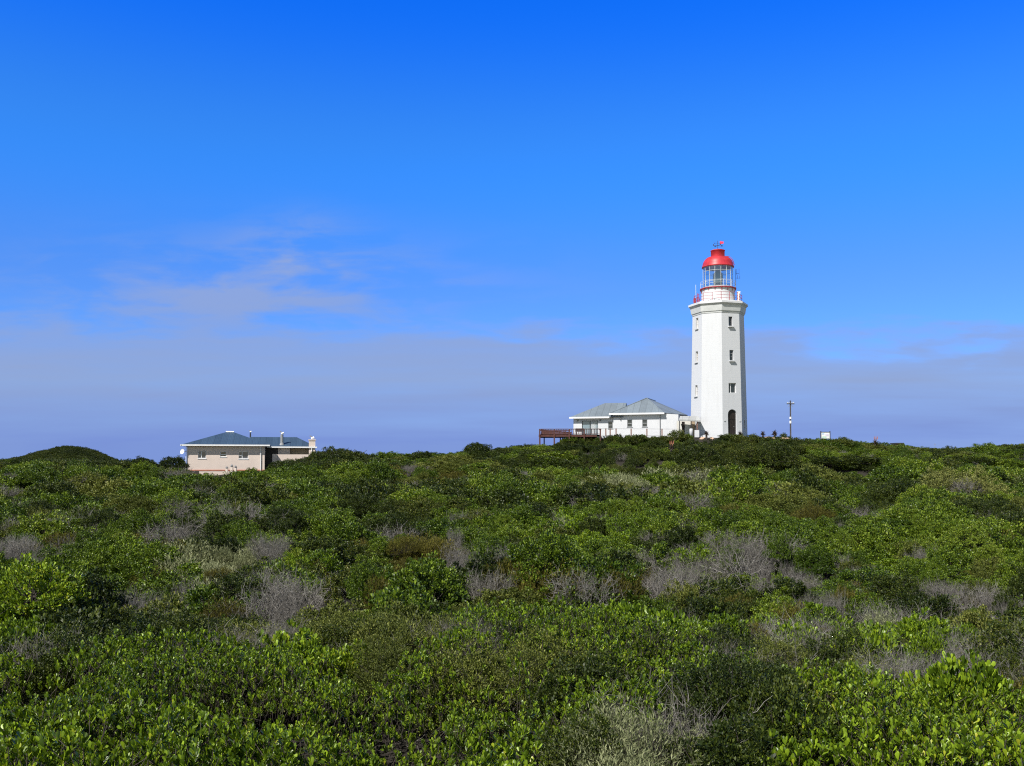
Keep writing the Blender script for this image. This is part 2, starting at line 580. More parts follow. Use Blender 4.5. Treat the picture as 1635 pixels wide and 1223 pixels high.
LEAF = {
    'A': leaf_mat('broad_leaf', [(0.014, 0.034, 0.003), (0.095, 0.158, 0.007), (0.275, 0.395, 0.020), (0.42, 0.38, 0.03)], 0.22, 0.40, 0.45, 0.30, 0.30),
    'B': leaf_mat('dark_leaf', [(0.008, 0.016, 0.003), (0.026, 0.043, 0.005), (0.095, 0.120, 0.013), (0.22, 0.20, 0.05)], 0.16, 0.5, 0.30, 0.40, 0.25),
    'G': leaf_mat('green_leaf', [(0.010, 0.026, 0.003), (0.058, 0.102, 0.006), (0.215, 0.300, 0.022), (0.32, 0.33, 0.06)], 0.18, 0.45, 0.34, 0.40, 0.22),
    'D': leaf_mat('golden_leaf', [(0.032, 0.028, 0.005), (0.080, 0.075, 0.011), (0.150, 0.138, 0.020), (0.20, 0.16, 0.04)], 0.22, 0.6, 0.2, 0.3, 0.4),
    'E': leaf_mat('pale_leaf', [(0.075, 0.09, 0.040), (0.18, 0.20, 0.095), (0.34, 0.36, 0.19), (0.50, 0.49, 0.32)], 0.20, 0.7, 0.2, 0.3, 0.4),
    'K': leaf_mat('olive_leaf', [(0.028, 0.040, 0.008), (0.080, 0.100, 0.016), (0.190, 0.212, 0.038), (0.32, 0.31, 0.09)], 0.20, 0.55, 0.25, 0.35, 0.4),
    'P': leaf_mat('pale_olive_leaf', [(0.08, 0.095, 0.025), (0.17, 0.19, 0.052), (0.31, 0.32, 0.090), (0.42, 0.41, 0.15)], 0.22, 0.65, 0.2, 0.25, 0.4),
    'C': leaf_mat('grey_twig', [(0.060, 0.055, 0.048), (0.140, 0.130, 0.115), (0.28, 0.265, 0.24), (0.42, 0.40, 0.37)], 0.0, 0.85, 0.2, 0.25, 0.5),
}


# ------------------------------------------------------------------ terrain
def hash2(i, j, seed):
    h = (i.astype(np.int64) * 374761393 + j.astype(np.int64) * 668265263 + seed * 982451653) & 0x7fffffff
    h = ((h ^ (h >> 13)) * 1274126177) & 0x7fffffff
    return ((h ^ (h >> 16)) & 0xffff) / 65535.0


def vnoise(x, y, s, seed):
    x = np.asarray(x, float) / s; y = np.asarray(y, float) / s
    i, j = np.floor(x), np.floor(y)
    fx, fy = x - i, y - j
    fx = fx * fx * (3 - 2 * fx); fy = fy * fy * (3 - 2 * fy)
    a, b = hash2(i, j, seed), hash2(i + 1, j, seed)
    c, d = hash2(i, j + 1, seed), hash2(i + 1, j + 1, seed)
    return (a * (1 - fx) + b * fx) * (1 - fy) + (c * (1 - fx) + d * fx) * fy - 0.5


D_NEAR = np.array([0, 6, 8, 10, 13, 16, 20, 26, 35, 45, 60, 75, 85, 92], float)
Z_NEAR = np.array([-2.5, -2.45, -2.4, -2.4, -2.35, -2.7, -2.95, -3.0, -2.95, -2.75, -2.4, -1.95, -1.55, -1.15])
U_COL = np.array([-300, 0, 100, 200, 285, 310, 400, 435, 480, 530, 600, 700, 780, 860, 920, 1000, 1100, 1200, 1300, 1400, 1500, 1550, 1635, 1900], float)
V_92 = np.array([756, 752, 752, 756, 760, 763, 763, 760, 757, 757, 758, 759, 762, 763, 764, 764, 763, 762, 760, 754, 750, 750, 750, 752], float)
V_97 = np.array([744, 742, 742, 747, 755, 764, 763, 757, 747, 741, 745, 744, 741, 733, 728, 725, 722, 722, 726, 730, 734, 732, 730, 733], float)
V_104 = np.array([738, 735, 736, 743, 752, 766, 764, 752, 738, 723, 731, 728, 721, 708, 706, 705, 702, 700.5, 703, 710, 719, 717, 712, 715], float)


def z_of_v(v, D):
    yv = (V_AXIS - v) / F
    c, s = math.cos(PITCH), math.sin(PITCH)
    return (s + yv * c) / (c - yv * s) * D


def canopy(x, y):
    """mean level of the scrub's top over the ground plan"""
    x = np.asarray(x, float); y = np.asarray(y, float)
    D = np.maximum(y, 4.0)
    u = np.clip(U_AXIS + F * x / D, -300, 1900)
    zn = np.interp(D, D_NEAR, Z_NEAR)
    z92 = z_of_v(np.interp(u, U_COL, V_92), 92)
    z97 = z_of_v(np.interp(u, U_COL, V_97), 97)
    z104 = z_of_v(np.interp(u, U_COL, V_104), 104)
    k1 = np.clip((D - 80) / 12, 0, 1)
    z = zn * (1 - k1) + z92 * k1
    z = np.where(D > 92, z92 + (z97 - z92) * np.clip((D - 92) / 5, 0, 1), z)
    z = np.where(D > 97, z97 + (z104 - z97) * np.clip((D - 97) / 7, 0, 1), z)
    z = np.where(D > 104, z104, z)
    # foreground mound in the middle of the near scrub
    z = z + 0.28 * np.exp(-((x - 0.2) / 2.3) ** 2 - ((y - 13) / 2.2) ** 2)
    z = z - 0.30 * np.exp(-((x - 5.6) / 2.0) ** 2 - ((y - 12.5) / 2.0) ** 2)
    # hummocks
    hm = np.clip((D - 15) / 8, 0, 1) * np.clip((93 - D) / 16, 0, 1)
    z = z + hm * (1.25 * vnoise(x, y * .8, 7.5, 71) + 0.75 * vnoise(x, y, 3.4, 72))
    # rounded dune behind at the left
    xd, yd = Pt(115, 742, 126).x, 126
    z = z + 2.05 * np.exp(-(np.abs((x - xd) / 4.7) ** 2.4) - ((y - yd) / 6) ** 2)
    # falls away to the shore
    k = np.clip((D - 134) / 220, 0, 1)
    z = z * (1 - k) + (-24) * k
    return z


def flat_zone(x, y):
    """1 on the levelled ground round the buildings"""
    D = np.maximum(y, 4.0)
    u = U_AXIS + F * x / D
    a = np.clip((y - np.where(u < 1095, 105.3, 104.0)) / 1.6, 0, 1) * np.clip((132 - y) / 6, 0, 1)
    b = np.clip((u - 880) / 30, 0, 1) * np.clip((1290 - u) / 40, 0, 1)
    k1 = a * b
    a2 = np.clip((y - 111) / 2.0, 0, 1) * np.clip((134 - y) / 6, 0, 1)
    b2 = np.clip((u - 270) / 20, 0, 1) * np.clip((520 - u) / 20, 0, 1)
    return k1, a2 * b2


Z_PLAT = Zat(697.5, 111)
Z_COTT = Zat(751.5, 114.5)


def ground(x, y):
    x = np.asarray(x, float); y = np.asarray(y, float)
    z = canopy(x, y)
    hh = 1.10 - 0.30 * np.clip((y - 60) / 40, 0, 1)
    z = z - hh + 0.25 * vnoise(x, y, 7.0, 3) + 0.10 * vnoise(x, y, 2.3, 4)
    k1, k2 = flat_zone(x, y)
    z = z * (1 - k1) + (Z_PLAT - 0.10 * np.clip(110 - y, 0, 9)) * k1
    z = z * (1 - k2) + Z_COTT * k2
    return z


def build_ground():
    ys = np.concatenate([np.arange(-40, 0, 4), np.arange(0, 40, 0.8), np.arange(40, 92, 1.6), np.arange(92, 136, 0.9),
                         np.arange(136, 260, 6), np.arange(260, 420, 20)])
    n = 260
    t = np.linspace(-1, 1, n)
    V, nx = [], n
    for y in ys:
        half = max(30.0, 0.85 * y + 20) if y < 136 else max(30.0, 1.6 * y)
        x = half * t
        z = ground(x, np.full(n, y))
        V.append(np.stack([x, np.full(n, y), z], 1))
    V = np.concatenate(V)
    m = len(ys)
    I = (np.arange(m - 1)[:, None] * nx + np.arange(nx - 1)[None, :]).ravel()
    Fq = np.stack([I, I + 1, I + nx + 1, I + nx], 1)
    me = mesh_np('ground', V, Fq, [M['soil']])
    o = bpy.data.objects.new('ground', me); COL.objects.link(o)
    tag(o, 'dark sandy soil under the coastal scrub', None, kind='structure')
    s = MB()
    s.poly([(-60000, 300, -22), (60000, 300, -22), (60000, 70000, -22), (-60000, 70000, -22)])
    so_ = s.obj('sea', M['sea'])
    tag(so_, 'blue sea beyond the low scrub ridge', None, kind='structure')


def mesh_np(name, V, Q, mats, lv=None, midx=None, smooth=False):
    V = np.ascontiguousarray(V, dtype=np.float32)
    Q = np.ascontiguousarray(Q, dtype=np.int32)
    me = bpy.data.meshes.new(name)
    k = Q.shape[1]
    me.vertices.add(len(V)); me.vertices.foreach_set('co', V.ravel())
    me.loops.add(Q.size); me.loops.foreach_set('vertex_index', Q.ravel())
    me.polygons.add(len(Q))
    me.polygons.foreach_set('loop_start', np.arange(0, Q.size, k, dtype=np.int32))
    me.polygons.foreach_set('loop_total', np.full(len(Q), k, dtype=np.int32))
    if midx is not None:
        me.polygons.foreach_set('material_index', np.ascontiguousarray(midx, dtype=np.int32))
    if smooth:
        me.polygons.foreach_set('use_smooth', np.ones(len(Q), dtype=bool))
    for m in mats: me.materials.append(m)
    me.update(calc_edges=True)
    if lv is not None:
        a = me.attributes.new('lv', 'FLOAT', 'POINT')
        a.data.foreach_set('value', np.ascontiguousarray(lv, dtype=np.float32))
    return me


build_ground()


# ------------------------------------------------------------------ lighthouse
def build_lighthouse():
    D = 111.0
    base = Pt(1148, 697.5, D)
    px = D / F * 1.0                                    # metres per photo pixel at the tower
    T = tag(empty('lighthouse', base), 'tall white octagonal lighthouse with red dome and glazed lantern on the hilltop', 'lighthouse')

    def H(v, d=0.0):                                    # height above the base of image row v, d metres nearer
        return Zat(v, D - d) - base.z
    R0, R1 = 44.8 * px, 40.6 * px
    HT = H(498.5, 2.9)
    z_base = -0.6
    ph0 = -12.4 + 7.3
    ca = math.cos(R(22.5)); sa = math.sin(R(22.5))

    def rad(z): return R0 + (R1 - R0) * z / HT
    body = MB()
    wins = []

    def rect(sc, z0, w, h): return [(sc - w / 2, z0), (sc + w / 2, z0), (sc + w / 2, z0 + h), (sc - w / 2, z0 + h)]

    def arch(sc, z0, w, h, n=9):
        r = w / 2
        pts = [(sc - r, z0), (sc + r, z0)]
        for i in range(n + 1):
            a = math.pi * i / n
            pts.append((sc + r * math.cos(a), z0 + h - r + r * math.sin(a)))
        return pts
    zt = [H(520, 2.9), H(575, 2.9), H(627.3, 2.9)]
    zl = [H(523.2, 1.5), H(577, 1.5), H(631.5, 1.5)]
    facets = {}
    for k in range(8):
        phn = R(ph0 + 45 * k + 22.5)
        n = Vector((math.sin(phn), -math.cos(phn), 0)); t = Vector((math.cos(phn), math.sin(phn), 0))
        holes = []
        kind = None
        if k == 0: kind = 'front'                       # normal about 30 degrees right of the viewer
        if k in (6, 4, 2): kind = 'narrow'
        if kind == 'front':
            holes = [rect(0.0, zt[0], 0.50, 1.10), rect(0.06, zt[1], 0.52, 1.20), rect(0.10, zt[2], 0.98, 1.16)]
            holes.append(arch(0.02, 0.10, 1.14, 3.0))
        elif k == 6:
            holes = [rect(-0.02, z, 0.55, 1.25) for z in zl]
        elif k == 1:
            holes = [rect(0.05, 0.95, 0.40, 0.95)]
        w0, w1 = 2 * rad(z_base) * sa, 2 * R1 * sa
        outer = [(-w0 / 2, z_base), (w0 / 2, z_base), (w1 / 2, HT), (-w1 / 2, HT)]

        def shift(z, n=n): return n * (rad(z) * ca)
        body.wall((0, 0, 0), t, n, outer, holes, 0.28, back=shift)
        facets[k] = (n, t, holes, shift)
    body.obj('tower_wall', M['tower_white'], T)

    def window(k, h, bars, pane_m, sill=True, fr_m=None):
        n, t, holes, shift = facets[k]
        hole = holes[h]
        s0, s1 = min(p[0] for p in hole), max(p[0] for p in hole)
        z0, z1 = min(p[1] for p in hole), max(p[1] for p in hole)
        rz = math.atan2(t.y, t.x)
        zc = (z0 + z1) / 2

        def at(s, z, d): return t * s + n * (rad(zc) * ca) - n * d + Vector((0, 0, z))
        f = MB()
        e = 0.05
        tilt = math.atan((R0 - R1) * ca / HT)
        for (sa_, sb, za, zb) in ((s0, s0 + e, z0, z1), (s1 - e, s1, z0, z1), (s0 + e, s1 - e, z0, z0 + e), (s0 + e, s1 - e, z1 - e, z1)):
            f.box(at((sa_ + sb) / 2, (za + zb) / 2, 0.2), (sb - sa_, 0.06, zb - za), rz)
        for b in bars:
            if b[0] == 'v': f.box(at(s0 + (s1 - s0) * b[1], zc, 0.2), (0.045, 0.05, z1 - z0 - 2 * e), rz)
            else: f.box(at((s0 + s1) / 2, z0 + (z1 - z0) * b[1], 0.2), (s1 - s0 - 2 * e, 0.045, 0.045), rz)
        fo = f.obj('window', fr_m or M['white_metal'], T)
        MB().box(at((s0 + s1) / 2, zc, 0.25), (s1 - s0 - 0.01, 0.02, z1 - z0 - 0.01), rz).obj('pane', pane_m, fo)
        if sill:
            MB().box(t * ((s0 + s1) / 2) + n * (rad(z0) * ca + 0.06) + Vector((0, 0, z0 - 0.085)), (s1 - s0 + 0.22, 0.34 if k == 0 else 0.16, 0.13 if k == 0 else .09), rz).obj('sill', M['tower_white'], fo)
    window(0, 0, [('h', .5)], M['pane'], fr_m=M['dark_metal'])
    window(0, 1, [('h', .35), ('h', .68)], M['pane'], fr_m=M['grey_metal'])
    window(0, 2, [('v', .36)], M['pane'], sill=False)
    for i in range(3): window(6, i, [('h', .5)], M['tan'])
    window(1, 0, [], M['pane'], sill=False, fr_m=M['grey_metal'])
    # arched door set back in its opening
    n, t, holes, shift = facets[0]
    d = MB()
    dp = holes[3]
    off = n * (rad(1.4) * ca - 0.24)
    d.poly([t * p[0] + off + Vector((0, 0, p[1])) for p in dp])
    rz = math.atan2(t.y, t.x)
    for s in (-0.3, 0.02, 0.32):
        d.box(t * s + off + n * 0.02 + Vector((0, 0, 1.35)), (0.05, 0.03, 2.3), rz)
    d.box(t * 0.02 + off + n * 0.02 + Vector((0, 0, 2.0)), (1.0, 0.03, 0.06), rz)
    do = d.obj('door', M['dark_door'], T)
    MB().tube(t * 0.3 + off + n * 0.03 + Vector((0, 0, 1.1)), t * 0.3 + off + n * 0.09 + Vector((0, 0, 1.1)), 0.035).obj('handle', M['grey_metal'], do)
    MB().box(t * 0.02 + n * (rad(0) * ca + 0.3) + Vector((0, 0, -0.02)), (1.8, 0.9, 0.22), rz).obj('step', M['cornice_grey'], T)

    # cornice and gallery slab
    phs = R(ph0)
    Rg = 47.3 * px
    zg1 = H(490.2, 0); zg2 = H(487.2, 0)
    c = MB()
    c.lathe([(R1 - 0.06, HT - 0.02), (R1 + 0.05, HT + 0.002), (R1 + 0.07, HT + 0.12), (R1 + 0.16, HT + 0.22), (R1 + 0.27, zg1 - 0.20), (Rg - 0.06, zg1 - 0.02), (Rg - 0.06, zg1)], n=8, phase=phs)
    c.obj('cornice', M['cornice_grey'], T)
    MB().lathe([(Rg, zg1 + 0.003), (Rg, zg2), (Rg - 0.25, zg2 + 0.10), (1.5, zg2 + 0.14)], n=8, phase=phs).obj('gallery_floor', M['wall_white'], T)
    zf = zg2 + 0.12

    # gallery railing
    rl = MB()
    Rr = 37.5 * px
    npst = 16
    ring = []
    for i in range(npst):
        a = phs + 2 * math.pi * i / npst
        rr = Rr * (1.0 if i % 2 == 0 else ca)
        p = Vector((rr * math.sin(a), -rr * math.cos(a), zf))
        ring.append(p)
        rl.tube(p, p + Vector((0, 0, 1.05)), 0.035, n=6)
    for h in (0.32, 0.66, 1.02):
        rl.path([p + Vector((0, 0, h)) for p in ring], 0.02, n=5, closed=True)
    rl.obj('gallery_railing', M['rail_red'], T)
    a = R(-12.4 - 78)
    gp = Vector((Rr * 0.99 * math.sin(a), -Rr * 0.99 * math.cos(a), zf))
    g = MB()
    g.box(gp + Vector((0, 0.12, 0.45)), (0.24, 0.2, 0.55), 0.3)
    g.tube(gp + Vector((0.28, -0.3, 0)), gp + Vector((0.28, -0.3, 1.25)), 0.04)
    g.obj('signal_box', M['rail_red'], T)
    MB().tube(gp + Vector((0.14, 0.1, 0)), gp + Vector((0.14, 0.1, 2.35)), 0.02).obj('aerial', M['white_metal'], T)

    # lantern pedestal with its balcony
    Rp = 26.2 * px
    zb = H(463.0, 0)
    MB().lathe([(Rp + 0.03, zf), (Rp + 0.03, zf + 0.12), (Rp, zf + 0.14), (Rp, zb - 0.05), (Rp, zb)], n=40).obj('lantern_base', M['tower_white'], T, smooth=True)
    Rb = 28.8 * px
    MB().lathe([(Rb - 0.02, zb + 0.003), (Rb, zb + 0.02), (Rb, zb + 0.11), (1.5, zb + 0.13)], n=40).obj('balcony', M['rail_red'], T)
    for i in range(16):
        br = MB()
        an = 2 * math.pi * i / 16
        dx = Vector((math.sin(an), -math.cos(an), 0))
        br.tube(dx * (Rp - 0.02) + Vector((0, 0, zb - 0.32)), dx * (Rb - 0.05) + Vector((0, 0, zb - 0.01)), 0.04, n=5)
        br.obj('balcony_bracket', M['rail_red'], T)
    zb2 = zb + 0.12
    rb = MB()
    ring = []
    for i in range(12):
        an = 2 * math.pi * (i + 0.17) / 12
        p = Vector(((Rb - 0.06) * math.sin(an), -(Rb - 0.06) * math.cos(an), zb2))
        ring.append(p)
        rb.tube(p, p + Vector((0, 0, 0.82)), 0.018, n=5)
    for h in (0.45, 0.8): rb.path([p + Vector((0, 0, h)) for p in ring], 0.015, n=5, closed=True)
    rb.obj('balcony_railing', M['pale_bar'], T)

    # glazed lantern
    Rl = 23.6 * px
    zl0, zl1 = zb2 + 0.09, H(427.5, 0)
    MB().lathe([(Rl + 0.06, zb2 - 0.02), (Rl + 0.06, zl0 - 0.02), (Rl, zl0)], n=40).obj('lantern_sill', M['pale_bar'], T, smooth=True)
    gl = MB()
    npane = 16
    GL0 = R(-12.4 + 11.25)
    for i in range(npane):
        a0, a1 = 2 * math.pi * i / npane + GL0, 2 * math.pi * (i + 1) / npane + GL0
        q = [(Rl * math.sin(a_), -Rl * math.cos(a_)) for a_ in (a0, a1)]
        gl.poly([(q[0][0], q[0][1], zl0), (q[1][0], q[1][1], zl0), (q[1][0], q[1][1], zl1), (q[0][0], q[0][1], zl1)])
    gl.obj('lantern_glass', M['glass'], T)
    bars = MB()
    pts = [(math.sin(2 * math.pi * i / npane + GL0) * (Rl + 0.012), -math.cos(2 * math.pi * i / npane + GL0) * (Rl + 0.012)) for i in range(npane)]
    for p in pts: bars.tube((p[0], p[1], zl0), (p[0], p[1], zl1), 0.022, n=5)
    for fz in (0.02, 0.27, 0.78, 0.99):
        z = zl0 + (zl1 - zl0) * fz
        bars.path([Vector((p[0], p[1], z)) for p in pts], 0.018 if 0.1 < fz < 0.9 else 0.03, n=5, closed=True)
    bars.obj('glazing_bar', M['pale_bar'], T)
    ln = MB()
    zc = (zl0 + zl1) / 2
    ln.lathe([(0.30, zl0 - 0.2), (0.30, zl0 + 0.35), (0.50, zl0 + 0.40), (0.52, zl0 + 0.65), (0.60, zc), (0.52, zc + 0.45), (0.34, zc + 0.75), (0.10, zc + 0.85)], n=20)
    lo = ln.obj('lens', M['lens'], T, smooth=True)
    ri = MB()
    for i in range(6):
        z = zl0 + 0.5 + i * 0.24
        ri.lathe([(0.57, z - 0.02), (0.62, z), (0.57, z + 0.02)], n=20, caps=False)
    ri.obj('lens_ring', M['grey_metal'], lo)
    MB().lathe([(0.95, zl0 - 0.1), (0.95, zl0 + 0.12), (0.6, zl0 + 0.16)], n=24).obj('lens_pedestal', M['dark_metal'], T)

    # red dome, ventilator drum and vane
    Rd = 25.6 * px
    z0 = zl1
    zd = H(411, 0); zv = H(401.0, 0)
    prof = [(Rl - 0.1, z0 - 0.05), (Rd - 0.03, z0 - 0.03), (Rd, z0 + 0.03), (Rd - 0.02, z0 + 0.10)]
    hd = zd - z0 - 0.10
    rt = 10.9 * px
    for i in range(1, 10):
        a_ = i / 9 * R(72)
        prof.append((rt + (Rd - 0.08 - rt) * math.cos(a_) / 1.0 if i < 9 else rt, z0 + 0.10 + hd * math.sin(a_) / math.sin(R(72))))
    MB().lathe(prof, n=40).obj('dome', M['dome_red'], T, smooth=True)
    MB().lathe([(rt - 0.02, zd - 0.1), (rt - 0.02, zd + 0.02), (rt, zd + 0.06), (rt, zv - 0.02), (rt + 0.05, zv), (rt + 0.05, zv + 0.06), (rt * 0.7, zv + 0.16), (rt * 0.3, zv + 0.22), (0.05, zv + 0.25)], n=28).obj('ventilator', M['dome_red'], T, smooth=True)
    # curved ladder on the dome's right side
    ld = MB()
    for da in (-0.08, 0.08):
        pp = []
        for (r_, z_) in prof[3:]:
            an = R(62) + da
            pp.append(Vector(((r_ + 0.10) * math.sin(an), -(r_ + 0.10) * math.cos(an), z_ + 0.05)))
        ld.path(pp, 0.022, n=5)
    for (r_, z_) in prof[3:]:
        a0, a1 = R(62) - 0.08, R(62) + 0.08
        ld.tube(((r_ + .10) * math.sin(a0), -(r_ + .10) * math.cos(a0), z_ + 0.05), ((r_ + .10) * math.sin(a1), -(r_ + .10) * math.cos(a1), z_ + 0.05), 0.016, n=5)
    ld.obj('ladder', M['rail_red'], T)
    vz = zv + 0.24
    va = MB()
    va.tube((0, 0, vz), (0, 0, vz + 1.02), 0.028, n=6)
    for an in (R(20), R(110)):
        dx, dy = math.cos(an) * 0.58, math.sin(an) * 0.58
        va.tube((-dx, -dy, vz + 0.42), (dx, dy, vz + 0.42), 0.02, n=5)
        for s in (-1, 1): va.box((s * dx, s * dy, vz + 0.45), (0.13, 0.03, 0.16))
    va.tube((-0.36, 0, vz + 0.72), (0.36, 0, vz + 0.72), 0.02, n=5)
    va.tube((-0.48, 0, vz + 0.72), (-0.34, 0, vz + 0.72), 0.005, 0.06, n=6)
    vo = va.obj('weather_vane', M['dark_metal'], T)
    MB().poly([(0.26, 0.012, vz + 0.61), (0.68, 0.012, vz + 0.66), (0.72, 0.012, vz + 0.90), (0.26, 0.012, vz + 0.95)]).poly([(0.26, -0.012, vz + 0.61), (0.26, -0.012, vz + 0.95), (0.72, -0.012, vz + 0.90), (0.68, -0.012, vz + 0.66)]).obj('flag', M['flag_red'], vo)

    # radio mast at the right of the balcony and the white cabinet on the gallery
    an = R(-12.4 + 93)
    mp_ = Vector((28.0 * px * math.sin(an), -28.0 * px * math.cos(an), 0))
    ms = MB()
    ms.tube(mp_ + Vector((0, 0, zb)), mp_ + Vector((0, 0, zl1 - 0.25)), 0.03, n=6)
    ms.tube(mp_ + Vector((0.0, 0, zl1 - 0.75)), mp_ + Vector((0.42, 0.05, zl1 - 0.75)), 0.018, n=5)
    ms.tube(mp_ + Vector((0.0, 0, zl1 - 1.3)), mp_ + Vector((0.52, 0.05, zl1 - 1.3)), 0.018, n=5)
    for (dx, za, zb_) in ((0.14, -0.95, -0.2), (0.40, -0.95, -0.15), (0.22, -1.35, -0.95), (0.48, -1.35, -1.0)):
        ms.tube(mp_ + Vector((dx, 0.05, zl1 + za)), mp_ + Vector((dx, 0.05, zl1 + zb_)), 0.022, n=5)
    ms.obj('radio_mast', M['dark_metal'], T)
    an = R(-12.4 + 80)
    cp = Vector((32.6 * px * math.sin(an), -32.6 * px * math.cos(an), zf))
    MB().box(cp + Vector((0, 0, 0.68)), (0.34, 0.30, 1.2), R(-12)).box(cp + Vector((0, 0, 1.30)), (0.40, 0.36, 0.05), R(-12)).obj('cabinet', M['white_metal'], T)
    # small fittings beside the door
    n, t, holes, shift = facets[0]
    for s in (-0.98, 1.0):
        MB().box(t * s + n * (rad(1.75) * ca + 0.03) + Vector((0, 0, 1.75)), (0.2, 0.05, 0.12), rz).obj('wall_plate', M['cornice_grey'], T)
    return T


build_lighthouse()


# ------------------------------------------------------------------ houses
def hip(mb, x0, x1, y0, y1, ze, rx0, rx1, ry0, ry1, zr, th=0.10):
    e = [Vector((x0, y0, ze)), Vector((x1, y0, ze)), Vector((x1, y1, ze)), Vector((x0, y1, ze))]
    a, b = Vector((rx0, ry0, zr)), Vector((rx1, ry1, zr))
    if abs(rx1 - rx0) >= abs(ry1 - ry0):
        faces = [[e[0], e[1], b, a], [e[1], e[2], b], [e[2], e[3], a, b], [e[3], e[0], a]]
    else:
        faces = [[e[0], e[1], a], [e[1], e[2], b, a], [e[2], e[3], b], [e[3], e[0], a, b]]
    for f in faces: mb.poly(f)
    d = Vector((0, 0, -th))
    for i in range(4): mb.poly([e[i], e[i] + d, e[(i + 1) % 4] + d, e[(i + 1) % 4]])
    mb.poly([p + d for p in reversed(e)])


def rect(x0, x1, z0, z1): return [(x0, z0), (x1, z0), (x1, z1), (x0, z1)]


def house_window(parent, x0, x1, z0, z1, y, bars, pane_m, frame_m, e=0.06):
    f = MB()
    for (a, b, c, d) in ((x0, x0 + e, z0, z1), (x1 - e, x1, z0, z1), (x0 + e, x1 - e, z0, z0 + e), (x0 + e, x1 - e, z1 - e, z1)):
        f.bx(a, b, y + 0.05, y + 0.11, c, d)
    for b in bars:
        if b[0] == 'v':
            f.bx(x0 + (x1 - x0) * b[1] - .035, x0 + (x1 - x0) * b[1] + .035, y + 0.045, y + 0.105, z0 + e, z1 - e)
        else:
            xa = x0 + (x1 - x0) * b[2] + e if len(b) > 2 else x0 + e
            xb = x0 + (x1 - x0) * b[3] - .035 if len(b) > 2 else x1 - e
            f.bx(xa, xb, y + 0.04, y + 0.10, z0 + (z1 - z0) * b[1] - .04, z0 + (z1 - z0) * b[1] + .04)
    fo = f.obj('window', frame_m, parent)
    MB().bx(x0 + .01, x1 - .01, y + 0.115, y + 0.13, z0 + .01, z1 - .01).obj('pane', pane_m, fo)
    MB().bx(x0 - .06, x1 + .06, y - 0.05, y + 0.04, z0 - .07, z0 - .003).obj('sill', frame_m, fo)
    return fo


